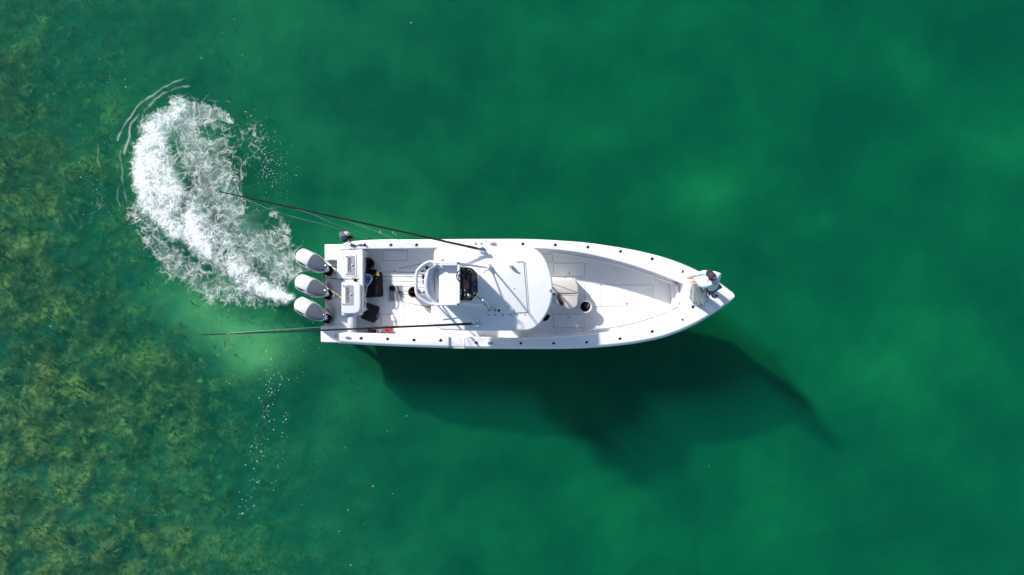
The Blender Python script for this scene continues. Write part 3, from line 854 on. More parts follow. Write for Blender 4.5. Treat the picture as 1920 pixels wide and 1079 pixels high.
# ------------------------------------------------------------------ fittings along the gunwales
def cap_z(x): return zg(x) + 0.001
rh_ring = None
def fitting_mesh():
    mb = MB()
    seg = 16; rows = []
    for r_, z_ in ((.042, 0), (.042, .006), (.036, .010), (.029, .009)):
        rows.append([(r_ * math.cos(2 * math.pi * k / seg) * 1.12, r_ * math.sin(2 * math.pi * k / seg), z_) for k in range(seg)])
    mb.grid(rows, close_v=True); return mb
def bore_mesh():
    seg = 14; mb = MB()
    rows = [[(r_ * math.cos(2 * math.pi * k / seg) * 1.12, r_ * math.sin(2 * math.pi * k / seg), z_) for k in range(seg)] for r_, z_ in ((.0295, .0085), (.029, .004))]
    mb.grid(rows, close_v=True); mb.f.append(tuple(range(seg, 2 * seg))); return mb
rh = bore = None
for (x, y) in [(733, 459.5), (781, 459.3), (980, 457.5), (1041, 459.3), (1102, 463.3), (1163, 471.3), (1222.5, 485.5), (1280, 509), (683.5, 459.5),
               (677, 634.3), (726.5, 635.6), (776, 637.6), (826, 638.2), (893, 643), (976.5, 644), (1038, 644), (1100, 642), (1162, 634.8), (1222.5, 621.5), (1281, 599), (1299, 575.5)]:
    z = cap_z(x) + (0.02 if x > 1281.3 else 0)
    p = P(x, y, z)
    if rh is None:
        rh = fitting_mesh().build('rod_holder', 'steel', boat, at=p, recalc=False)
        bore = bore_mesh().build('rod_holder_tube', 'black', rh, at=p, recalc=False)
        bore.location = (0, 0, 0)
    else:
        c = copy_tree(rh, boat, p - boat.location)
def cleat(x, y, z, L, W, ang, dark=False, name='cleat'):
    mb = MB()
    rows = []
    for i in range(11):
        u = -1 + 2 * i / 10
        w = W * math.sqrt(max(0.0, 1 - u * u)) * .5 + .004
        c = P(x, y, z + .028)
        d = Vector((math.cos(ang), math.sin(ang), 0)); s = Vector((-d.y, d.x, 0))
        rows.append([c + d * u * L / 2 + s * w * math.cos(a) + Vector((0, 0, 1)) * .014 * math.sin(a) for a in [k * math.pi / 4 for k in range(8)]])
    mb.grid(rows, close_v=True)
    mb.f.append(tuple(range(8))); mb.f.append(tuple(80 + k for k in range(8)))
    c = P(x, y, z)
    for s_ in (-.22, .22):
        q = c + Vector((math.cos(ang), math.sin(ang), 0)) * L * s_
        mb.lathe(q, [(.02, -.005), (.012, .01), (.012, .03)], 8)
    return mb.build(name, 'lead' if dark else 'aluminium', boat)
cleat(924, 457, cap_z(924), .17, .085, 0)
cleat(651.5, 633, cap_z(650), .15, .06, 0)
cleat(629.5, 630.5, .74, .09, .07, 0)
cleat(919, 643, cap_z(919), .16, .07, .1)
cleat(1340, 555, zg(1340) + .024, .19, .075, 0, True)
cleat(660.5, 460, cap_z(660), .15, .06, 0, True)
for x in (891, 902):
    MB().lathe(P(x, 456.5, cap_z(x)), [(.028, 0), (.028, .02), (.012, .035)], 12).build('fuel_fill_cap', 'aluminium', boat)
# grab rails inside the bow coamings
for f, sg in ((pi_, 1), (si, -1)):
    path = [P(x, f(x) + sg * 6.0, zg(x) - .13) for x in lin(1030, 1268, 26)]
    r_ = MB().tube(path, .016, 8).build('grab_rail', 'steel', boat)
    for x in (1048, 1107, 1165, 1221, 1262):
        p = P(x, f(x) + sg * 6.0, zg(x) - .13); q = P(x, f(x) + sg * 1.0, zg(x) - .13)
        MB().tube([p, Vector((p.x, q.y + .02 * sg, p.z))], .012, 6).build('rail_bracket', 'steel', r_)
# toe rail ledge lower on the coaming
for f, sg in ((pi_, 1), (si, -1)):
    rows = []
    for x in lin(1000, 1270, 24):
        p = P(x, f(x), zg(x)); y = p.y + .035 * sg
        rows.append([(p.x, y, .80), (p.x, y - .10 * sg, .78), (p.x, y - .105 * sg, .74), (p.x, y, .60)])
    MB().grid(rows).build('coaming_ledge', 'gelcoat', boat, recalc=False)

# ------------------------------------------------------------------ outboard motors
def make_outboard():
    root = MB()
    N = 22; K = 24
    Lc = .90
    def hw(u): return .245 * (1 - abs(2 * u - .86) ** 3.0 * .42) * (1 - .30 * u ** 4) * min(1, (u * 9 + .32)) ** .5 * min(1, ((1 - u) * 10 + .25)) ** .5
    def ht(u): return .50 + .05 * math.sin(u * math.pi) - .10 * u ** 2.2 - .14 * (1 - u) ** 5
    rows = []
    def sect(u, th, off=0.0, e=2.7):
        c, s = math.cos(th), math.sin(th)
        w = hw(u) + off; h_ = ht(u)
        y = w * (abs(c) ** (2 / e)) * (1 if c >= 0 else -1)
        z = (abs(s) ** (2 / e)) * (h_ * .62 + off if s >= 0 else -h_ * .45)
        return Vector(((u - .5) * Lc, y, .33 + z))
    for i in range(N + 1):
        u = i / N
        rows.append([sect(u, 2 * math.pi * k / K) for k in range(K)])
    root.grid(rows, close_v=True)
    root.f.append(tuple(range(K))); root.f.append(tuple(N * K + k for k in range(K)))
    o = root.build('outboard_motor', 'cowl', boat, smooth=60, at=Vector((0, 0, 0)))
    # dark smoked top panel
    rows = []
    for i in range(13):
        u = .46 + .50 * i / 12
        r = []
        for k in range(13):
            v = -1 + 2 * k / 12
            e_ = (1 - (abs(2 * (u - .46) / .50 - 1)) ** 6 * .30)
            th = math.pi / 2 + v * .98 * e_ * (1 - .10 * (u - .46))
            r.append(sect(u + .035 * (1 - v * v) * (-1 if i == 0 else 0), th, .006))
        rows.append(r)
    MB().grid(rows).build('smoked_top_panel', 'smoked', o, smooth=60, recalc=False, at=(0, 0, 0)).location = (0, 0, 0)
    # raised spine line and vent slot on both flanks
    for sg in (-1, 1):
        pth = []; rad = []
        for i in range(15):
            u = .07 + .36 * i / 14
            th = math.pi / 2 + sg * ((.74 if sg > 0 else 1.1) + .12 * math.sin(i / 14 * 3.1) - .12 * i / 14)
            pth.append(sect(u, th, .001)); rad.append((.004 + .027 * math.sin(i / 14 * math.pi) ** 2) * .8)
        MB().tube(pth, rad, 6).build('air_vent', 'black', o, at=(0, 0, 0)).location = (0, 0, 0)
        pth = [sect(.03 + .92 * i / 24, math.pi / 2 + sg * (1.22 - .04 * i / 24), .0) for i in range(25)]
        MB().tube(pth, .005, 6).build('cowl_moulding', 'seam', o, at=(0, 0, 0)).location = (0, 0, 0)
    MB().lathe(sect(.92, math.pi / 2 - .35, .004), [(.028, -.01), (.028, .008), (.016, .014)], 12).build('cowl_emblem', 'steel', o, at=(0, 0, 0)).location = (0, 0, 0)
    # midsection, lower unit and propeller
    mb = MB()
    rows = []
    for z, lx, wy, cx in ((.16, .34, .17, .06), (-.10, .26, .12, .10), (-.5, .22, .08, .10), (-.95, .20, .06, .08), (-1.0, .36, .06, .0), (-1.1, .36, .10, -.02), (-1.2, .18, .02, .04)):
        rows.append([(cx + lx * math.cos(a), wy * math.sin(a), z) for a in [k * math.pi / 6 for k in range(12)]])
    mb.grid(rows, close_v=True); mb.f.append(tuple(range(12))); mb.f.append(tuple(72 + k for k in range(12)))
    mb.build('midsection', 'cowl', o, at=(0, 0, 0)).location = (0, 0, 0)
    mb = MB().box((.42, 0, -.05), (.16, .20, .42)).box((.34, .11, -.02), (.22, .03, .5)).box((.34, -.11, -.02), (.22, .03, .5))
    mb.build('mounting_bracket', 'black', o, bevel=.01, at=(0, 0, 0)).location = (0, 0, 0)
    mb = MB().lathe((-.36, 0, -1.08), [(.05, -.1), (.06, 0), (.03, .1)], 10, Matrix.Rotation(math.pi / 2, 3, 'Y'))
    for k in range(3):
        a = k * 2.094
        rr = [[(-.36 + dx * s_, math.cos(a + dx * 2) * r_, -1.08 + math.sin(a + dx * 2) * r_) for dx in (-.08, 0, .08)] for r_, s_ in ((.05, .5), (.12, 1), (.18, .7))]
        mb.grid(rr)
    mb.build('propeller', 'steel', o, recalc=False, at=(0, 0, 0)).location = (0, 0, 0)
    return o
mat('smoked', (0.11, 0.12, 0.145), 0.16, vary=0.15, scale=4, coat=0.5)
ob = make_outboard()
ax = math.atan2(-25, 50)
for i, (x, y, da) in enumerate(((586.5, 494.5, -.03), (585.5, 541.5, .02), (583.5, 584.5, -.05))):
    o = ob if i == 0 else copy_tree(ob, boat)
    p = P(x, y, 1.1)
    o.location = Vector((p.x, p.y, .86)) - boat.location
    o.rotation_euler = (math.radians(-8), math.radians(3), ax + da)
    tag(o, ('port outboard motor with white cowl', 'middle outboard motor with white cowl', 'starboard outboard motor with white cowl')[i])
# rigging hoses between the motors and the well
def hose(pts, r, m_, name='rigging_hose'):
    return MB().tube(catmull([P(*p) for p in pts], 8), r, 8).build(name, m_, boat)
hose([(611, 520, .95), (620, 530, .9), (628, 545, .72), (634, 556, .70)], .045, 'hose')
hose([(612, 565, .9), (622, 570, .78), (628, 585, .72), (627, 600, .70), (620, 609, .69)], .038, 'hose')
hose([(610, 498, .95), (619, 500, .9), (626, 501, .78), (631, 501, .68)], .014, 'hose_black')
hose([(611, 506, .95), (617, 512, .9), (624, 513, .76), (630, 512, .68)], .012, 'hose_black')
hose([(611, 590, .95), (617, 592, .85), (620, 600, .74), (614, 607, .68)], .013, 'hose_black')
hose([(613, 580, .95), (618, 586, .8), (622, 590, .70)], .012, 'hose_black')
hose([(608, 522, .9), (640, 523.5, .85), (655, 525.5, .98)], .012, 'hose_black', 'fuel_line')
hose([(605, 515, .8), (607, 530, .78), (610, 552, .78), (606, 565, .8)], .022, 'hose', 'steering_tie_bar')
for x, y in ((617, 488), (622, 487.5), (615, 535), (617, 560)):
    MB().box(P(x, y, .70), (.10, .12, .16), .2).build('rigging_boot', 'hose', boat, bevel=.03)
MB().lathe(P(624, 552, .66), [(.075, 0), (.085, .05), (.08, .11), (.04, .13)], 16).build('fuel_filter_cap', 'gelcoat', boat)
hose([(630, 555, .72), (634, 557, .74), (639, 558, .76)], .016, 'gold', 'brass_fitting')
# ------------------------------------------------------------------ console, seat and hardtop
MB().prism(round_poly([P(905, 508, 1.5).xy, P(1005, 510, 1.5).xy, P(1005, 574, 1.5).xy, P(905, 576, 1.5).xy], .12), ZS - .02, 1.55, inset=.05, round_h=.05).build('helm_console', 'gelcoat', boat)
mb = MB()
a, b_ = P(1004, 510, 1.55), P(1004, 574, 1.55)
mb.grid([[a, b_], [a + Vector((-.22, -.05, .72)), b_ + Vector((-.22, .05, .72))]])
ws = mb.build('windscreen', 'screen', boat, recalc=False)
ws.modifiers.new('solid', 'SOLIDIFY').thickness = .012
MB().tube([P(1018, 600, 2.2), P(1024, 598, 2.2), P(1029, 591, 2.2)], .05, 10).build('spotlight', 'black', boat)
MB().prism(round_poly([P(838, 506, 1.2).xy, P(868, 506, 1.2).xy, P(868, 576, 1.2).xy, P(838, 576, 1.2).xy], .08), ZS - .02, 1.2, inset=.05, round_h=.05).build('leaning_post', 'gelcoat', boat)
MB().prism(round_poly([P(838, 504, 1.3).xy, P(866, 504, 1.3).xy, P(866, 578, 1.3).xy, P(838, 578, 1.3).xy], .08), 1.2, 1.34, inset=.05, round_h=.05).build('helm_seat_cushion', 'vinyl', boat)
# forward seat in front of the console
MB().prism(round_poly([P(1004, 520, .9).xy, P(1080, 521, .9).xy, P(1081, 578, .9).xy, P(1030, 578, .9).xy, P(1004, 560, .9).xy], .08), ZS - .02, .84).build('seat_base', 'gelcoat', boat)
zc = .96
MB().prism(round_poly([P(1004, 520, zc).xy, P(1077, 522.5, zc).xy, P(1084, 534, zc).xy, P(1084.5, 550.6, zc).xy, P(1004, 550.6, zc).xy], [.02, .08, .10, .02, .02]), .842, zc, inset=.03, round_h=.04).build('seat_cushion', 'beige_vinyl', boat)
MB().prism(round_poly([P(1030, 552, zc).xy, P(1084.5, 552, zc).xy, P(1083, 574, zc).xy, P(1074, 580.5, zc).xy, P(1057, 581, zc).xy, P(1036, 562, zc).xy], [.02, .02, .09, .06, .05, .05]), .842, zc, inset=.03, round_h=.04).build('seat_cushion', 'beige_vinyl', boat)
for x, y in ((1058, 520.2), (1073, 521.6), (1057, 583), (1073, 582.5)):
    MB().lathe(P(x, y, .86), [(.02, 0), (.02, .03), (.01, .04)], 8).build('seat_snap', 'steel', boat)

HT_OUT = [(813, 490), (814, 474), (820, 465.5), (840, 462.3), (880, 461.7), (950, 461.8), (985, 462.8), (1001, 465.6), (1015.7, 476.7), (1026.8, 494.5), (1034.2, 519), (1036.6, 541), (1034.4, 563), (1026.5, 586), (1011.5, 608), (996, 618.3), (975, 620.6), (893, 620.8), (840, 620), (824, 617.5), (813, 607), (808.5, 594), (808.5, 574), (811, 540), (812, 515)]
out = [p.xy for p in catmull([P(x, y, HT) for x, y in HT_OUT], 4, True)]
ht_ = MB().prism(out, HT - .10, HT, inset=.045, round_h=.05)
hardtop = ht_.build('hardtop', 'gelcoat', boat, smooth=50)
MB().prism(round_poly([P(828, 480, HT).xy, P(981.5, 489, HT).xy, P(989.5, 586, HT).xy, P(905, 590, HT).xy, P(828, 600, HT).xy], .05), HT - .01, HT + .028, inset=.012, round_h=.015).build('raised_roof_panel', 'gelcoat', boat)
mb = MB()
for x, y in ((830, 480), (830, 602)):
    mb.tube([P(x, y, HT - .08), P(x + 22, y, 1.4), P(x + 26, y + (6 if y < 540 else -6), ZS)], .028, 10)
mb2 = MB()
for x, y in ((985, 486), (985, 596)):
    mb2.tube([P(x, y, HT - .08), P(x + 10, y + (10 if y < 540 else -10), 1.4), P(x + 10, y + (14 if y < 540 else -14), ZS)], .028, 10)
mb.build('hardtop_leg', 'white_pipe', boat); mb2.build('hardtop_leg', 'white_pipe', boat)

# ------------------------------------------------------------------ upper helm station on the hardtop
ZF = 3.46        # station floor
ZR = 3.62            # belly rail
tower = MB().prism(round_poly([P(823, 494, ZF).xy, P(862, 494, ZF).xy, P(862, 571, ZF).xy, P(823, 571, ZF).xy], .04), ZF - .10, ZF, inset=.01, round_h=.02).build('upper_station', 'gelcoat', boat)
# padded belly ring: aft hoop plus side bolsters
ring_px = [(862, 493.8), (840, 493.6), (822, 493.2), (806, 491.2), (797, 495), (787, 503), (781.5, 512), (780.2, 530), (780.4, 546), (784, 555.5), (792, 562), (803, 569), (812, 571.5), (838, 571), (862, 570.5)]
path = catmull([P(x, y, ZR) for x, y in ring_px], 5)
MB().tube(path, .033, 10).build('belly_ring', 'white_pipe', tower)
pad = [p for p in catmull([P(x, y, ZR + .005) for x, y in ring_px[3:13]], 6)]
MB().tube(pad, [.038] * len(pad), 12).build('ring_padding', 'vinyl', tower)
for seg_ in (((858, 495.2), (824, 495.2)), ((858, 569.2), (824, 569.2))):
    a, b_ = P(*seg_[0], ZR), P(*seg_[1], ZR)
    c = (a + b_) / 2
    MB().box((c.x, c.y, ZR - .06), ((a - b_).length, .09, .17)).build('side_bolster', 'gelcoat', tower, bevel=.03, seg=3)
# backrest pad, sloped and curved
rows = []
for i in range(9):
    t = i / 8
    y = 497 + 72 * t
    bulge = math.sin(math.pi * t) ** .4
    top = P(819.5 - 21.5 * bulge, y, ZR - .02); lo = P(823 - 1.5 * bulge, y, ZR - .40)
    rows.append([top + Vector((-.05, 0, -.03)), top + Vector((-.02, 0, .02)), top + Vector((.04, 0, .01)), top.lerp(lo, .5) + Vector((.03, 0, -.03)), lo, lo + Vector((-.10, 0, -.03))])
MB().grid(rows, close_v=True).build('backrest_pad', 'vinyl', tower, smooth=70)
MB().prism(round_poly([P(822, 505, HT).xy, P(856, 505, HT).xy, P(856, 562, HT).xy, P(822, 562, HT).xy], .06), HT + .02, ZF - .1).build('station_pedestal', 'gelcoat', tower)
MB().tube([P(860.5, 492, ZR + .02), P(860.5, 532, ZR + .035), P(860.5, 573, ZR + .02)], .03, 10).build('front_crossbar', 'white_pipe', tower)
for y in (494, 571):
    MB().box(P(859.5, y, ZR + .02), (.08, .06, .07)).build('crossbar_clamp', 'steel', tower, bevel=.01)
# uprights under the ring
for x, y in ((806, 492.5), (862, 494), (806, 570.5), (862, 571), (783, 512), (783, 553)):
    bx, by = (max(x, 814), y) if x > 800 else (814, y)
    MB().tube([P(x, y, ZR), P(bx + (3 if x > 800 else 0), by + (1 if y < 540 else -1), HT - .02)], .02, 8).build('station_upright', 'white_pipe', tower)
# forward braces down to the roof
for s in ((862, 493.6, 917, 502), (862, 496.6, 917, 503.5), (862, 569.6, 917, 573.5), (862, 572, 919, 578)):
    MB().tube([P(s[0], s[1], ZR), P(s[2], s[3], HT + .10)], .014, 8).build('station_brace', 'white_pipe', tower)
MB().tube([P(889, 551, 3.45), P(905, 565, 3.0), P(916.5, 575.5, HT + .14)], [.010, .012, .018], 8).build('dark_strut', 'carbon', tower)
for x, y, n_ in ((918, 499, 1), (918, 505, 1), (918, 575, 1), (918.5, 582, 1)):
    MB().lathe(P(x, y, HT + .0), [(.055, 0), (.055, .03), (.03, .06), (.035, .11), (.02, .14)], 14).build('brace_foot', 'steel', tower)
# console pod with dash, wheel and controls
pod = MB().prism(round_poly([P(864, 503, 3.3).xy, P(885, 503, 3.3).xy, P(895, 513, 3.3).xy, P(895, 553, 3.3).xy, P(885, 564, 3.3).xy, P(864, 564, 3.3).xy], .03), HT + .02, 3.34, inset=.02, round_h=.02).build('upper_console', 'gelcoat', tower)
dz0, dz1 = 3.36, 3.44
def dash_pt(x, y, up=0.0):
    z = dz0 + (dz1 - dz0) * (x - 862) / 34 + up
    return P(x, y, z)
dpoly = [(861.8, 501.5), (880, 501.5), (886, 503.5), (895.5, 515), (896.2, 530), (896.2, 548), (891, 557), (884, 564.2), (861.8, 564.2)]
dp = catmull([dash_pt(x, y) for x, y in dpoly], 1, True)
n_ = len(dpoly)
mb = MB().add([dash_pt(x, y) for x, y in dpoly] + [dash_pt(x, y, -.09) for x, y in dpoly], [tuple(range(n_)), tuple(range(2 * n_ - 1, n_ - 1, -1))] + [(i, (i + 1) % n_, n_ + (i + 1) % n_, n_ + i) for i in range(n_)])
mb.build('dashboard', 'dash', tower, bevel=.012)
def dash_box(x, y, sx, sy, h, m_, nm):
    c = dash_pt(x, y, h / 2 + .001); rot = Matrix.Rotation(-math.atan2(.08, .42), 3, 'Y')
    return MB().box(c, (sx, sy, h), rot=rot).build(nm, m_, tower, bevel=.004)
dash_box(889, 534, .12, .26, .02, 'screen', 'chart_plotter')
dash_box(877, 546, .10, .12, .015, 'black', 'instrument_panel')
dash_box(872, 545, .035, .045, .03, 'steel', 'throttle_lever'); dash_box(872, 553, .035, .045, .03, 'steel', 'throttle_lever')
dash_box(866, 548, .05, .05, .05, 'black', 'throttle_control'); dash_box(866, 555, .05, .05, .05, 'black', 'throttle_control')
dash_box(865, 545, .018, .04, .075, 'steel', 'throttle_grip'); dash_box(865, 551, .018, .04, .075, 'steel', 'throttle_grip')
for k in range(5):
    dash_box(868 + 3 * k, 559.5, .018, .03, .012, 'black', 'rocker_switch')
for x, y, r_ in ((880, 555, .045), (880.5, 508.5, .045), (869, 506, .03)):
    c = dash_pt(x, y, .001)
    g_ = MB().lathe(c, [(r_, 0), (r_, .014), (r_ * .86, .018)], 18).build('gauge', 'steel', tower)
    MB().lathe(c + Vector((0, 0, .0185)), [(r_ * .8, 0), (r_ * .78, .002)], 18).build('gauge_face', 'black' if y < 540 else 'aluminium', tower)
wc = P(868.8, 518, ZR + .10)
tilt = Matrix.Rotation(math.radians(-3), 3, 'Y')
wring = [wc + tilt @ Vector((.155 * math.cos(a), .155 * math.sin(a), 0)) for a in [2 * math.pi * k / 32 for k in range(32)]]
wheel = MB().tube(wring, .013, 8, closed=True).build('steering_wheel', 'black', tower)
# wheel spokes belong to the wheel rim mesh group
mb = MB()
for a in (math.radians(170), math.radians(50), math.radians(-70)):
    mb.tube([wc + Vector((0, 0, -.03)), wc + tilt @ Vector((.155 * math.cos(a), .155 * math.sin(a), 0))], [.02, .011], 6)
mb.lathe(wc + Vector((0, 0, -.05)), [(.035, 0), (.035, .03), (.02, .045)], 12)
mb.build('wheel_spokes', 'black', tower)
MB().tube([wc + Vector((0, 0, -.05)), dash_pt(872, 519, -.02)], .03, 10).build('steering_column', 'steel', tower)
# ------------------------------------------------------------------ fixtures on the roof
for x in (915.5, 929, 943, 957, 970.5, 984.5):
    MB().lathe(P(x, 590.7, HT), [(.016, 0), (.016, .008), (.010, .012)], 10).build('roof_bolt', 'black', hardtop)
c = MB().box(P(936, 582, HT + .075), (.13, .075, .09)).build('roof_camera', 'gelcoat', hardtop, bevel=.015)
MB().box(P(935.2, 582.5, HT + .125), (.055, .055, .02)).build('camera_lens', 'black', c)
MB().lathe(P(928, 582, HT), [(.02, 0), (.02, .09), (.012, .10)], 10).build('camera_mount', 'black', c)
def dome(x, y, r_, h_, m_, nm):
    return MB().lathe(P(x, y, HT), [(r_ * 1.0, 0), (r_ * 1.0, h_ * .35), (r_ * .93, h_ * .6), (r_ * .7, h_ * .85), (r_ * .35, h_ * .97), (r_ * .08, h_)], 18).build(nm, m_, hardtop)
dome(958.5, 582, .065, .10, 'gelcoat', 'gps_dome')
dome(959, 500, .042, .20, 'aluminium', 'nav_light')
MB().tube([P(955.5, 499, HT), P(955.5, 499, HT + .16), P(963, 500.5, HT + .18)], .02, 8).build('nav_light_arm', 'steel', hardtop)
dome(964, 541, .018, .05, 'aluminium', 'roof_stud')
dome(829, 488.5, .05, .06, 'aluminium', 'roof_speaker')
dome(1031, 544, .03, .06, 'aluminium', 'bow_light')
MB().tube([P(981.5, 489.5, HT + .05), P(985, 520, HT + .04), P(990.5, 586, HT + .03)], .006, 6).build('roof_seam_bead', 'aluminium', hardtop)
MB().tube([P(968, 491, HT + .05), P(982, 489.5, HT + .05)], .008, 6).build('antenna_stub', 'aluminium', hardtop)
# anchor light mast standing on the station, its shadow crosses the roof
for y in (499, 577):
    MB().tube([P(918, y, HT + .1), P(914, y + (6 if y < 540 else -6), 3.3), P(905, y + (14 if y < 540 else -14), 3.95)], .02, 8).build('roof_hoop_leg', 'white_pipe', tower)
# ------------------------------------------------------------------ outriggers
def outrigger(b0, tip, label):
    base = P(*b0, HT + .16); tp = P(*tip)
    n = 14
    pth = [base.lerp(tp, k / n) + Vector((0, 0, .18 * math.sin(math.pi * k / n))) for k in range(n + 1)]
    o = MB().tube(pth, [.030 - .018 * k / n for k in range(n + 1)], 8).build('outrigger', 'carbon', boat)
    tag(o, label)
    MB().lathe(Vector((base.x, base.y, HT)), [(.085, 0), (.085, .03), (.05, .06), (.05, .14), (.03, .19)], 16).build('outrigger_base', 'steel', o)
    d = (tp - base).normalized()
    MB().tube([base - d * .10, base + d * .35], .038, 10).build('outrigger_socket', 'steel', o)
    for t in (.32, .55, .78, .96):
        i = int(t * n)
        MB().tube([pth[i] + Vector((-.02, 0, -.02)), pth[i] + Vector((0, 0, -.045)), pth[i] + Vector((.02, 0, -.02))], .006, 6).build('line_guide', 'steel', o)
    return o, pth
o1, p1 = outrigger((903, 468.5), (411, 359.5, 4.6), 'port outrigger pole angled over the foam')
o2, p2 = outrigger((893, 607), (379, 628, 4.4), 'starboard outrigger pole lying along the starboard side')
# halyards
def halyard(o, pts, r=.0045):
    MB().tube(catmull(pts, 6), r, 5).build('halyard', 'line', o)
halyard(o1, [p1[13], P(520, 398, 4.2), P(620, 425, 3.4), P(688, 447, 1.2)])
halyard(o1, [p1[11], P(580, 400, 4.0), P(640, 425, 3.4), P(715, 449, 1.2)])
halyard(o1, [p1[7], P(690, 428, 3.4), P(735, 447, 1.2)])
halyard(o1, [p1[8], P(760, 455, 3.0), P(811, 480, 2.6)])
halyard(o2, [p2[13], P(500, 620, 4.2), P(640, 612, 3.2), P(740, 611, 1.9), P(812, 604, 2.6)])
MB().lathe(P(713, 436, 3.1), [(.02, 0), (.035, .02), (.02, .05)], 8).build('release_clip', 'gold', o1)
# ------------------------------------------------------------------ rod rack behind the seat
rack = MB().tube([P(817, 497, 1.55), P(817, 565, 1.55)], .025, 8).build('rod_rack', 'white_pipe', boat)
# ------------------------------------------------------------------ fishing rods (standing in the rack, leaning aft)
def rod(base, tip, label, reel=True, gold=True, r0=.012, group='fishing rods carried aboard', reel_at=.22):
    base = Vector(base); tip = Vector(tip)
    t = thing('fishing_rod', base, label, 'fishing rod', group)
    d = tip - base
    n = 10
    sag = Vector((0, 0, -.05))
    pth = [base + d * (k / n) for k in range(n + 1)]
    MB().tube(pth, [r0 * (1 - .72 * k / n) for k in range(n + 1)], 6).build('blank', 'carbon', t)
    MB().tube([base - d.normalized() * .02, base + d * .20], r0 * 1.6, 8).build('grip', 'black', t)
    for k in (.35, .5, .64, .76, .87, .97):
        c = base + d * k
        MB().tube([c + Vector((0, 0, .0)), c + Vector((0, .012, -.02)), c + Vector((0, -.012, -.02)), c], .003, 4).build('line_guide', 'steel', t)
    if reel:
        c = base + d * reel_at + Vector((0, 0, .05))
        rot = Matrix.Rotation(math.pi / 2, 3, 'X')
        g = MB().lathe(c, [(.045, -.05), (.05, -.045), (.05, -.035), (.03, -.03), (.03, .03), (.05, .035), (.05, .045), (.045, .05)], 14, rot).build('reel', 'gold' if gold else 'black_plastic', t)
        MB().tube([c + Vector((0, -.05, 0)), c + Vector((.05, -.07, .02)), c + Vector((.06, -.09, .02))], .007, 6).build('reel_handle', 'black', t)
    return t
spec = [((814, 502), (748, 503.5), 3.05, 'fishing rod in the seat rack nearest the port side'),
        ((814, 511), (706, 510.5), 3.35, 'second fishing rod from port in the seat rack'),
        ((814, 520), (716, 519), 3.25, 'third fishing rod from port in the seat rack'),
        ((814, 530), (722, 527), 3.2, 'fishing rod in the middle of the seat rack'),
        ((814, 540), (735, 536.5), 3.1, 'third fishing rod from starboard in the seat rack'),
        ((814, 550), (728, 545), 3.1, 'second fishing rod from starboard in the seat rack')]
for (b0, t0, zt, lab) in spec:
    b_ = P(b0[0], b0[1], 1.25); t_ = P(t0[0], t0[1], zt)
    rod(b_, t_, lab, gold=False, r0=.010)
rod(P(812, 577.5, 1.45), P(757, 567, 2.6), 'fishing rod with a gold reel slung below the aft roof edge', r0=.013, reel_at=.12)
rod(P(806, 492, 1.6), P(750, 503.2, 2.3), 'short dark fishing rod by the port side of the padded ring', reel=False, r0=.013)

# ------------------------------------------------------------------ gear in the cockpit
def bucket(name, c, r, h, label, wall, inside, content=None, handle=True, cat='bucket'):
    t = thing(name, c, label, cat)
    c = Vector(c)
    seg = 24
    prof = [(r * .84, 0), (r * .97, h * .9), (r * 1.04, h * .9), (r * 1.05, h), (r * .97, h), (r * .95, h * .97), (r * .84, h * .35)]
    rows = [[c + Vector((a * math.cos(2 * math.pi * k / seg), a * math.sin(2 * math.pi * k / seg), z)) for k in range(seg)] for a, z in prof]
    mb = MB().grid(rows, close_v=True); mb.f.append(tuple(reversed(range(seg))))
    mb.build('wall', wall, t, recalc=False)
    mb = MB().lathe(c + Vector((0, 0, h * .34)), [(r * .86, 0), (r * .86, .02)], seg).build('inside_bottom', inside, t)
    if handle:
        hp = [c + Vector((r * 1.06 * math.cos(a) * .95, r * 1.02 * math.sin(a) - .02, h * .93 - .10 * abs(math.sin(a)))) for a in [math.pi * k / 12 + .35 for k in range(13)]]
        MB().tube(hp, .006, 6).build('handle', 'steel', t)
    return t
t = bucket('black_bucket', P(694, 495, ZS), .155, .34, 'round black bucket on the cockpit floor by the transom', 'black_plastic', 'black')
c = P(694, 495, ZS)
MB().lathe(c + Vector((-.03, .03, .13)), [(.05, 0), (.055, .03), (.03, .08)], 12).build('red_float', 'dark_red', t)
MB().tube(catmull([c + Vector((.10 * math.cos(a), .10 * math.sin(a), .135 + .01 * math.sin(3 * a))) for a in [k * .7 for k in range(12)]], 4), .012, 6).build('coiled_cord', 'rope', t)
t = bucket('white_bucket', P(1096, 575, ZS), .155, .36, 'round white bucket of dark contents in front of the beige seat', 'gelcoat', 'black', handle=False)
c = P(1096, 575, ZS)
r = random.Random(4)
for k in range(9):
    a = r.random() * 6.28; rr = .10 * r.random() ** .5
    mb = MB()
    rows = []
    cc = c + Vector((rr * math.cos(a), rr * math.sin(a), .16 + .05 * r.random()))
    for i in range(6):
        u = i / 5; w_ = .045 * math.sin(math.pi * (.12 + .8 * u))
        rows.append([cc + Vector(((u - .5) * .10 * math.cos(a * 3) + w_ * math.cos(b_) * math.sin(a * 3), (u - .5) * .10 * math.sin(a * 3) + w_ * math.cos(b_) * math.cos(a * 3), w_ * math.sin(b_))) for b_ in [q * math.pi / 4 for q in range(8)]])
    mb.grid(rows, close_v=True); mb.f.append(tuple(range(8))); mb.f.append(tuple(40 + q for q in range(8)))
    mb.build('dark_bait', 'oyster', t)
MB().tube([c + Vector((.03, -.02, .24)), c + Vector((.09, .04, .28)), c + Vector((.05, .08, .27))], .008, 6).build('aerator_hose', 'hose', t)

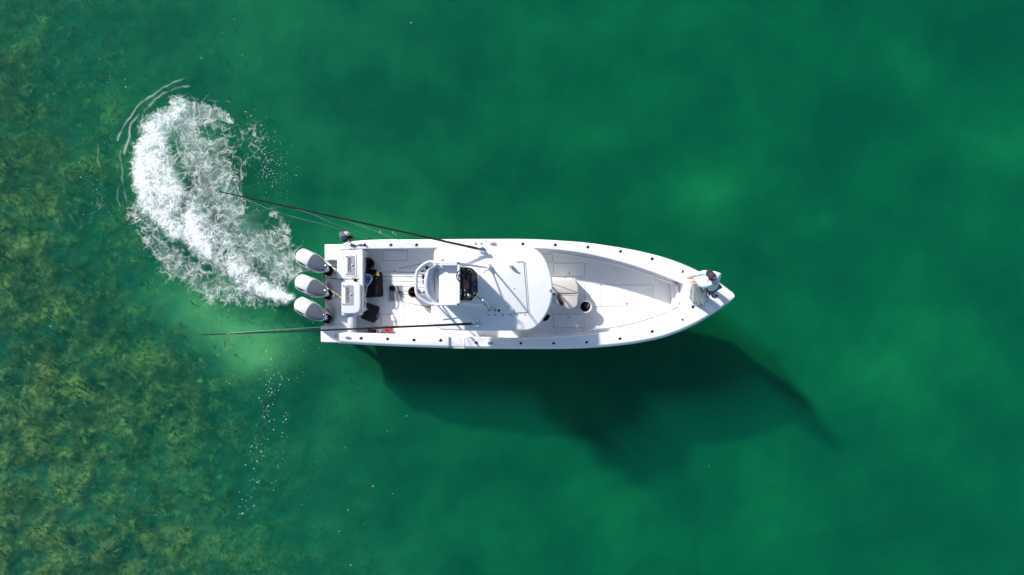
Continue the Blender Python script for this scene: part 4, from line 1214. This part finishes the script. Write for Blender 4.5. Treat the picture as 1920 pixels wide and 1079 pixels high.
# big soft cooler and the bag lying across it
t = thing('cooler_bag', P(698, 536, ZS), 'large black soft cooler bag against the transom', 'cooler bag')
z1 = ZS + .36
MB().prism(round_poly([P(681.5, 514, z1).xy, P(713, 512, z1).xy, P(714.5, 557, z1).xy, P(682, 559, z1).xy], .05), ZS, z1, inset=.05, round_h=.05).build('body', 'black_fabric', t)
MB().prism(round_poly([P(686, 521, z1).xy, P(709, 520, z1).xy, P(710, 553, z1).xy, P(686, 554, z1).xy], .04), z1 + .0005, z1 + .02, inset=.02, round_h=.015).build('lid_flap', 'black_fabric', t)
MB().tube(catmull([P(712, 518, z1), P(713.5, 530, z1 + .04), P(714, 545, z1 + .04), P(713, 556, z1)], 6), .014, 6).build('carry_strap', 'black', t)
MB().lathe(P(714, 550, ZS + .2), [(.05, 0), (.05, .03), (.02, .04)], 12).build('drain_cap', 'black_plastic', t)
t = thing('tackle_bag', P(690, 508, ZS), 'low dark bag squeezed between the black bucket and the cooler bag', 'bag')
MB().prism(round_poly([P(681.5, 504, ZS + .26).xy, P(704, 505.5, ZS + .26).xy, P(704, 511.5, ZS + .26).xy, P(681.5, 512, ZS + .26).xy], .04), ZS, ZS + .26, inset=.04, round_h=.04).build('body', 'black_fabric', t)
MB().tube([P(684, 508, ZS + .26), P(690, 508, ZS + .30), P(697, 508, ZS + .26)], .012, 6).build('handle', 'black', t)
rod(P(714, 512, ZS + .40), P(680, 524, ZS + 1.0), 'short rod with a big gold reel resting on the black cooler bag', r0=.014, reel_at=.14)

# landing net
t = thing('landing_net', P(688, 548, ZS + .45), 'blue landing net with pale handle lying over the black cooler bag', 'landing net')
zn = ZS + .48
hoop = catmull([P(x, y, zn) for x, y in ((688.5, 536), (681.5, 527), (680.5, 519), (686, 515.8), (692, 515.5), (697.5, 519), (696.5, 527))], 6, True)
MB().tube(hoop, .011, 6, closed=True).build('hoop', 'steel', t)
cen = P(688.5, 524, zn - .10)
rows = []
for k in range(5):
    f = 1 - k / 4 * .92
    rows.append([Vector((cen.x + (p.x - cen.x) * f, cen.y + (p.y - cen.y) * f, zn - .10 * math.sin(k / 4 * math.pi / 2) + .012 * math.sin(7 * i + k))) for i, p in enumerate(hoop)])
MB().grid(rows, close_v=True).build('net_bag', 'net_blue' if 'net_blue' in M else 'blue_mesh', t, recalc=False)
MB().tube([P(688.5, 535, zn), P(683, 568, zn - .02)], .013, 8).build('handle', 'rope_white', t)
MB().tube([P(683.4, 566, zn - .02), P(682, 578, zn - .03)], .024, 8).build('grip', 'black', t)
# black hard case
t = thing('hard_case', P(692, 588, ZS), 'black hard case lying askew beside the transom door', 'case')
z1 = ZS + .20
MB().prism(round_poly([P(687.5, 567.5, z1).xy, P(710.5, 577, z1).xy, P(701, 606.5, z1).xy, P(675.5, 597, z1).xy], .04), ZS, z1 - .09, inset=.006).build('lower_shell', 'black_plastic', t)
MB().prism(round_poly([P(687.5, 567.5, z1).xy, P(710.5, 577, z1).xy, P(701, 606.5, z1).xy, P(675.5, 597, z1).xy], .04), z1 - .085, z1, inset=.02, round_h=.025).build('lid', 'black_plastic', t)
MB().tube(catmull([P(708.5, 588, z1 - .09), P(711.5, 589, z1 - .08), P(708.5, 598, z1 - .08), P(705.8, 597, z1 - .09)], 5), .012, 6).build('handle', 'black', t)
for x, y in ((709.6, 584), (705.5, 599.5)):
    MB().box(P(x, y, z1 - .08), (.03, .04, .06), -.3).build('latch', 'black', t, bevel=.006)
MB().lathe(P(688, 580, z1), [(.03, 0), (.03, .004), (.02, .006)], 12).build('badge', 'aluminium', t)
# red kit against the starboard coaming
t = thing('red_fuel_can', P(730, 620.5, ZS), 'bright red can standing at the starboard coaming', 'can')
MB().prism(round_poly([P(723, 616.5, ZS + .3).xy, P(731, 616.5, ZS + .3).xy, P(731, 624, ZS + .3).xy, P(723, 624, ZS + .3).xy], .03), ZS, ZS + .28, inset=.03, round_h=.03).build('body', 'red', t)
MB().lathe(P(725, 619, ZS + .28), [(.022, 0), (.022, .03), (.018, .035)], 10).build('cap', 'black', t)
t = thing('dark_red_box', P(693, 620.5, ZS), 'dark red box beside the red can', 'box')
MB().prism(round_poly([P(689, 616.5, ZS + .3).xy, P(696, 616.5, ZS + .3).xy, P(696, 624, ZS + .3).xy, P(689, 624, ZS + .3).xy], .02), ZS, ZS + .26, inset=.02, round_h=.02).build('body', 'dark_red', t)
MB().box(P(692.5, 620, ZS + .265), (.05, .02, .02)).build('handle', 'black', t, bevel=.006)
t = thing('white_jug', P(709, 621, ZS), 'white jug with black cap between the two red containers', 'jug')
MB().prism(round_poly([P(705.5, 617.5, ZS + .25).xy, P(713.5, 617.5, ZS + .25).xy, P(713.5, 624, ZS + .25).xy, P(705.5, 624, ZS + .25).xy], .03), ZS, ZS + .24, inset=.04, round_h=.04).build('body', 'gelcoat', t)
MB().lathe(P(709, 621.5, ZS + .24), [(.02, 0), (.02, .03)], 10).build('cap', 'black', t)
t = thing('black_tool_roll', P(701, 620.5, ZS), 'small black roll lying between the dark red box and white jug', 'roll')
MB().tube([P(698.5, 617, ZS + .2), P(701, 619.5, ZS + .21), P(703, 623.5, ZS + .2)], .055, 10).build('roll', 'black_fabric', t)
MB().tube([P(700.4, 617.4, ZS + .2), P(701.4, 619.6, ZS + .21)], .058, 10).build('strap', 'steel', t)
# brown tub behind the seat
t = bucket('brown_tub', P(779, 548, ZS), .145, .42, 'round brown tub on the deck under the padded ring', 'tan', 'black', handle=False, cat='tub')
# white bottle on the deck
t = thing('white_bottle', P(736, 597, ZS), 'white bottle lying on the sunlit cockpit floor', 'bottle')
d = (P(740, 606, ZS) - P(734, 591, ZS)).normalized(); rot = d.to_track_quat('Z', 'Y').to_matrix()
MB().lathe(P(734, 591, ZS + .05), [(.03, 0), (.05, .02), (.05, .15), (.02, .19), (.02, .22)], 12, rot).build('body', 'gelcoat', t)
MB().lathe(P(734, 591, ZS + .05) + d * .222, [(.024, 0), (.024, .03)], 10, rot).build('cap', 'plate', t)

# sandal on the forward seat
t = thing('sandal', P(1049, 562, .96), 'dark brown sandal lying on the beige forward seat', 'sandal')
sh = catmull([(0.165, 0, 0), (.13, .05, 0), (.03, .043, 0), (-.10, .045, 0), (-.15, .02, 0), (-.15, -.02, 0), (-.10, -.045, 0), (.03, -.05, 0), (.13, -.045, 0)], 4, True)
a = math.atan2(-20, 9.5); c0 = P(1049.5, 562.5, .96)
R2 = Matrix.Rotation(a, 3, 'Z')
MB().prism([(c0 + R2 @ p).xy for p in sh], .962, .99, inset=.006).build('sole', 'brown_leather', t)
MB().prism([(c0 + R2 @ (p * .82)).xy for p in sh], .9905, .996).build('footbed', 'tan_foot', t)
for s_ in (1, -1):
    MB().tube(catmull([c0 + R2 @ Vector((.11, 0, .035)), c0 + R2 @ Vector((.06, .03 * s_, .06)), c0 + R2 @ Vector((-.03, .045 * s_, .03))], 5), .010, 6).build('strap', 'brown_leather', t)

# bundle hanging over the port stern corner
t = thing('mottled_bundle', P(648, 444, .85), 'mottled teal and pink bundle tied over the port stern corner', 'bundle')
c = P(649, 442, .98)
def blob(c, rx, ry, rz_, seed, ang=0.0, n=10, m=16, amp=.14):
    rr = random.Random(seed); ph = [rr.random() * 6 for _ in range(6)]
    rows = []
    for i in range(n + 1):
        v = -math.pi / 2 + math.pi * i / n
        row = []
        for k in range(m):
            a = 2 * math.pi * k / m
            f = 1 + amp * (math.sin(3 * a + ph[0] + 2 * v) * math.cos(v) + .7 * math.sin(5 * a + ph[1] - 3 * v) * math.cos(v) + .5 * math.sin(4 * v + ph[2]))
            p = Vector((rx * f * math.cos(v) * math.cos(a), ry * f * math.cos(v) * math.sin(a), rz_ * f * math.sin(v)))
            row.append(c + Matrix.Rotation(ang, 3, 'Z') @ p)
        rows.append(row)
    return MB().grid(rows, close_v=True)
blob(c + Vector((-.06, .0, 0)), .13, .115, .13, 3, .3).build('teal_bag', 'teal_cloth', t)
blob(c + Vector((.03, .05, .05)), .085, .06, .07, 5, -.3).build('pink_cloth', 'pink_cloth', t)
mb = MB(); 
disc = [c + Vector((.06, -.09, .02)) + Matrix.Rotation(.28, 3, 'Z') @ Vector((.155 * math.cos(a), .062 * math.sin(a), .012 * math.sin(3 * a))) for a in [2 * math.pi * k / 20 for k in range(20)]]
mb.tube(disc, .016, 6, closed=True)
mb.add(disc, [tuple(range(20))])
mb.build('olive_brim', 'olive_dark', t, recalc=False)
rp = catmull([c + Vector((.06, -.12, .10)), P(657, 455, 1.14), P(661, 460, 1.12)], 6)
MB().tube(rp, .010, 6).build('tie_rope', 'rope', t)
# stern line made fast on the port cleat
t = thing('mooring_line', P(672, 460, 1.06), 'thin dark line with loops made fast to the port stern cleat', 'line')
MB().tube(catmull([P(656, 459, 1.10), P(661, 461, 1.11), P(664, 459, 1.10), P(660, 458.8, 1.12), P(666, 460.5, 1.075), P(672, 460, 1.07), P(676, 458, 1.07), P(679, 459.5, 1.075), P(676, 461, 1.07), P(672, 459.5, 1.075), P(679, 460, 1.08), P(683, 459, 1.08)], 6), .009, 6).build('rope', 'rope', t)
MB().lathe(P(684, 459, 1.066), [(.03, 0), (.034, .03), (.02, .06), (.01, .08)], 8).build('plug', 'black', t)

# ------------------------------------------------------------------ the person on the foredeck
def skin_obj(name, nodes, edges, root, material, parent, sub=2, smooth=True):
    names = list(nodes)
    me = bpy.data.meshes.new(name)
    me.from_pydata([tuple(nodes[k][0]) for k in names], [(names.index(a), names.index(b_)) for a, b_ in edges], [])
    o = bpy.data.objects.new(name, me); COL.objects.link(o)
    o.modifiers.new('skin', 'SKIN').use_smooth_shade = True
    sv = me.skin_vertices[0].data
    for i, k in enumerate(names):
        r_ = nodes[k][1]
        sv[i].radius = r_ if isinstance(r_, tuple) else (r_, r_)
        sv[i].use_root = (k == root)
    s = o.modifiers.new('sub', 'SUBSURF'); s.levels = sub; s.render_levels = sub
    bpy.context.view_layer.update()
    m2 = bpy.data.meshes.new_from_object(o.evaluated_get(bpy.context.evaluated_depsgraph_get()))
    bpy.data.objects.remove(o); bpy.data.meshes.remove(me)
    m2.name = name; m2.materials.clear()
    return link(name, m2, material, parent, smooth=180)
ZD = zg(1325) + .022
pelvis = Vector((5.00, .00, ZD + .88)); chest = Vector((4.90, .13, ZD + 1.22)); neckb = Vector((4.855, .19, ZD + 1.40)); headc = Vector((4.79, .265, ZD + 1.545))
fwd = Vector((-.62, .78, 0)).normalized(); rgt = Vector((.78, .62, 0)).normalized()
hipR = pelvis + rgt * .095 + Vector((0, 0, -.05)); hipL = pelvis - rgt * .095 + Vector((0, 0, -.05))
kneeR = Vector((5.10, .10, ZD + .48)) + fwd * .04; kneeL = Vector((4.88, -.06, ZD + .47)) + fwd * .05
ankR = Vector((5.13, .02, ZD + .085)); ankL = Vector((4.90, -.14, ZD + .085))
shR = neckb + rgt * .19 + Vector((0, 0, -.05)); shL = neckb - rgt * .19 + Vector((0, 0, -.05))
haR = P(1297.5, 519, 2.62); haL = P(1304, 532.5, 2.55)
elR = P(1319, 511.5, 2.60); elL = P(1321, 536.5, 2.55)
person = thing('person', Vector((5.0, -.03, ZD)), 'person in pale blue shirt and dark cap handling a cast net on the bow', 'person')
nodes = {'pelvis': (pelvis, (.135, .11)), 'waist': (pelvis.lerp(chest, .5), (.125, .10)), 'chest': (chest, (.15, .11)), 'neckb': (neckb, .075), 'neck': (neckb.lerp(headc, .45), .058),
         'head0': (headc + Vector((0, 0, -.03)) + fwd * .02, (.075, .085)), 'head1': (headc + Vector((0, 0, .06)), (.082, .092)), 'head2': (headc + Vector((0, 0, .11)), (.05, .055)),
         'shR': (shR, .065), 'elR': (elR, .047), 'wrR': (elR.lerp(haR, .93), .030), 'shL': (shL, .065), 'elL': (elL, .047), 'wrL': (elL.lerp(haL, .93), .030),
         'hipR': (hipR, .095), 'kneeR': (kneeR, .066), 'ankR': (ankR, .042), 'toeR': (ankR + fwd * .17 + Vector((0, 0, -.045)), (.042, .03)),
         'hipL': (hipL, .095), 'kneeL': (kneeL, .066), 'ankL': (ankL, .042), 'toeL': (ankL + fwd * .17 + Vector((0, 0, -.045)), (.042, .03))}
edges = [('pelvis', 'waist'), ('waist', 'chest'), ('chest', 'neckb'), ('neckb', 'neck'), ('neck', 'head0'), ('head0', 'head1'), ('head1', 'head2'), ('chest', 'shR'), ('shR', 'elR'), ('elR', 'wrR'), ('chest', 'shL'), ('shL', 'elL'), ('elL', 'wrL'),
         ('pelvis', 'hipR'), ('hipR', 'kneeR'), ('kneeR', 'ankR'), ('ankR', 'toeR'), ('pelvis', 'hipL'), ('hipL', 'kneeL'), ('kneeL', 'ankL'), ('ankL', 'toeL')]
# palms and fingers grow from the wrists so the body stays one surface
for S, el, ha in (('R', elR, haR), ('L', elL, haL)):
    d = (ha - el).normalized(); sd = d.cross(Vector((0, 0, 1))).normalized()
    palm = ha + d * .035
    nodes['pa' + S] = (palm, (.036, .022)); edges.append(('wr' + S, 'pa' + S))
    for i in range(4):
        off = sd * (-.027 + .018 * i); L = (.040, .046, .044, .034)[i]
        k1 = palm + off + d * .04; k2 = k1 + d * L * .8 + Vector((0, 0, -.02)); k3 = k2 + Vector((0, 0, -L * .8)) + d * .006; k4 = k3 - d * .022 + Vector((0, 0, -.006))
        pr = 'pa' + S
        for j, kk in enumerate((k1, k2, k3, k4)):
            nm = f'f{S}{i}{j}'; nodes[nm] = (kk, .0095 - .0007 * j); edges.append((pr, nm)); pr = nm
    sgn = 1 if S == 'L' else -1
    t1 = palm - d * .01 + sd * .035 * sgn + Vector((0, 0, -.012)); t2 = t1 + d * .03 + sd * .012 * sgn + Vector((0, 0, -.02)); t3 = t2 + d * .022 - sd * .012 * sgn + Vector((0, 0, -.016))
    pr = 'pa' + S
    for j, kk in enumerate((t1, t2, t3)):
        nm = f't{S}{j}'; nodes[nm] = (kk, .0115 - .001 * j); edges.append((pr, nm)); pr = nm
body = skin_obj('body', nodes, edges, 'pelvis', 'skin', person)
# face details
fz = headc + fwd * .095
MB().tube([fz + Vector((0, 0, .035)), fz + fwd * .022 + Vector((0, 0, -.005)), fz + Vector((0, 0, -.015))], [.010, .015, .012], 8).build('nose', 'skin', body)
for s_ in (-1, 1):
    e_ = headc + fwd * .088 + rgt * .034 * s_ + Vector((0, 0, .035))
    MB().lathe(e_, [(.004, -.012), (.012, 0), (.004, .012)], 8).build('eye', 'black', body)
    MB().lathe(headc + rgt * .088 * s_ + Vector((0, 0, .01)), [(.010, -.03), (.020, 0), (.010, .03)], 8).build('ear', 'skin', body)
# shirt: long sleeves
g = .022
sh_nodes = {'hem': (pelvis + Vector((0, 0, -.02)), (.165, .140)), 'waist': (pelvis.lerp(chest, .5), (.155, .13)), 'chest': (chest, (.178, .138)), 'top': (neckb + Vector((0, 0, -.01)), .092),
            'shR': (shR, .092), 'elR': (elR, .07), 'cuR': (elR.lerp(haR, .74), .048), 'shL': (shL, .092), 'elL': (elL, .07), 'cuL': (elL.lerp(haL, .74), .048), 'mR': (shR.lerp(elR, .5) + Vector((0, 0, -.015)), .078), 'mL': (shL.lerp(elL, .5) + Vector((0, 0, -.015)), .078)}
skin_obj('shirt', sh_nodes, [('hem', 'waist'), ('waist', 'chest'), ('chest', 'top'), ('chest', 'shR'), ('shR', 'mR'), ('mR', 'elR'), ('elR', 'cuR'), ('chest', 'shL'), ('shL', 'mL'), ('mL', 'elL'), ('elL', 'cuL')], 'hem', 'shirt', person)
skin_obj('trousers', {'p': (pelvis + Vector((0, 0, -.02)), (.15, .128)), 'hR': (hipR, .112), 'kR': (kneeR, .085), 'aR': (ankR + Vector((0, 0, .03)), .062), 'hL': (hipL, .112), 'kL': (kneeL, .085), 'aL': (ankL + Vector((0, 0, .03)), .062)},
         [('p', 'hR'), ('hR', 'kR'), ('kR', 'aR'), ('p', 'hL'), ('hL', 'kL'), ('kL', 'aL')], 'p', 'pants', person)
for an in (ankR, ankL):
    skin_obj('shoe', {'h': (an + Vector((0, 0, -.035)) - fwd * .05, (.045, .045)), 'm': (an + Vector((0, 0, -.035)) + fwd * .06, (.05, .04)), 't': (an + Vector((0, 0, -.045)) + fwd * .19, (.042, .032))}, [('h', 'm'), ('m', 't')], 'h', 'shoe', person)
# gaiter round neck and lower face, cap with bill
skin_obj('neck_gaiter', {'a': (neckb + Vector((0, 0, .01)), .085), 'b': (neckb.lerp(headc, .55), .075), 'c': (headc + Vector((0, 0, -.02)) + fwd * .018, (.095, .102))}, [('a', 'b'), ('b', 'c')], 'a', 'gaiter', person)
rows = []
for i in range(7):
    v = i / 6 * math.pi / 2
    rows.append([headc + Vector((0, 0, .045)) + fwd * (.112 * math.cos(v) ** .8 * math.cos(a)) + rgt * (.100 * math.cos(v) ** .8 * math.sin(a)) + Vector((0, 0, .105 * math.sin(v))) for a in [2 * math.pi * k / 20 for k in range(20)]])
cap = MB().grid(rows, close_v=True).build('cap', 'cap', person, smooth=70)
brim = []
for k in range(11):
    a = -1.15 + 2.3 * k / 10
    brim.append([headc + Vector((0, 0, .05)) + fwd * (.105 * math.cos(a)) + rgt * (.098 * math.sin(a)), headc + Vector((0, 0, .035 - .015 * math.sin(a) ** 2)) + fwd * (.105 * math.cos(a) + .085 * math.cos(a) ** .5) + rgt * (.098 * math.sin(a))])
b_ = MB().grid(brim).build('cap_bill', 'cap', cap, recalc=False); b_.modifiers.new('s', 'SOLIDIFY').thickness = .005
MB().prism(round_poly([(headc - fwd * .03 + rgt * .045).xy, (headc - fwd * .03 - rgt * .045).xy, (headc - fwd * .08 - rgt * .04).xy, (headc - fwd * .08 + rgt * .04).xy], .02), headc.z + .11, headc.z + .142, inset=.02).build('cap_patch', 'gaiter', cap)

# cast net held in both hands
net = thing('cast_net', Vector((4.74, -.22, ZD)), 'pale cast net hanging in folds from the hands of the person on the bow', 'cast net')
gath = (haR + haL) / 2 + Vector((0.03, -.04, -.02))
footc = P(1309, 557, ZD + .02)
rows = []
NS, NV = 72, 18
for i in range(NV + 1):
    t_ = i / NV
    c = gath.lerp(footc, t_ ** .9); c.z = gath.z + (footc.z - gath.z) * t_ ** .8
    row = []
    for k in range(NS):
        a = 2 * math.pi * k / NS
        fold = 1 + (.18 * math.sin(9 * a + 2.0 * t_) + .10 * math.sin(17 * a + 1.3 + 3 * t_)) * min(1, t_ * 2)
        rx = (.035 + .20 * t_ ** .8) * fold; ry = (.035 + .15 * t_ ** .8) * fold
        ca, sa = math.cos(.9), math.sin(.9)
        u, v = rx * math.cos(a), ry * math.sin(a)
        row.append(c + Vector((u * ca + v * sa, -u * sa + v * ca, .01 * math.sin(5 * a))))
    rows.append(row)
MB().grid(rows, close_v=True).build('netting', 'net_white', net, smooth=180, recalc=False)
for k in range(0, NS, 3):
    p = rows[-1][k]
    MB().lathe(Vector((p.x, p.y, ZD + .012)), [(.008, -.012), (.014, 0), (.008, .014)], 6).build('lead_weight', 'lead', net)
MB().tube([rows[-1][k] + Vector((0, 0, -.0)) for k in range(NS)], .006, 5, closed=True).build('lead_line', 'rope', net)
mb = MB(); 
MB().tube([haR + Vector((0, 0, -.04)), gath, haL + Vector((0, 0, -.04))], .016, 6).build('gathered_net', 'net_white', net)
t = thing('hand_line', P(1328, 549, ZD), 'thin dark loop of line lying on the bow deck by the cast net', 'line')
MB().tube(catmull([P(1337, 538, ZD + .12), P(1332, 544, ZD + .05), P(1327, 549, ZD + .03), P(1320, 553, ZD + .028), P(1320, 557, ZD + .028), P(1326, 556.5, ZD + .028), P(1331, 550, ZD + .03), P(1327, 546, ZD + .035), P(1325, 549, ZD + .03)], 6), .008, 6).build('cord', 'rope', t)
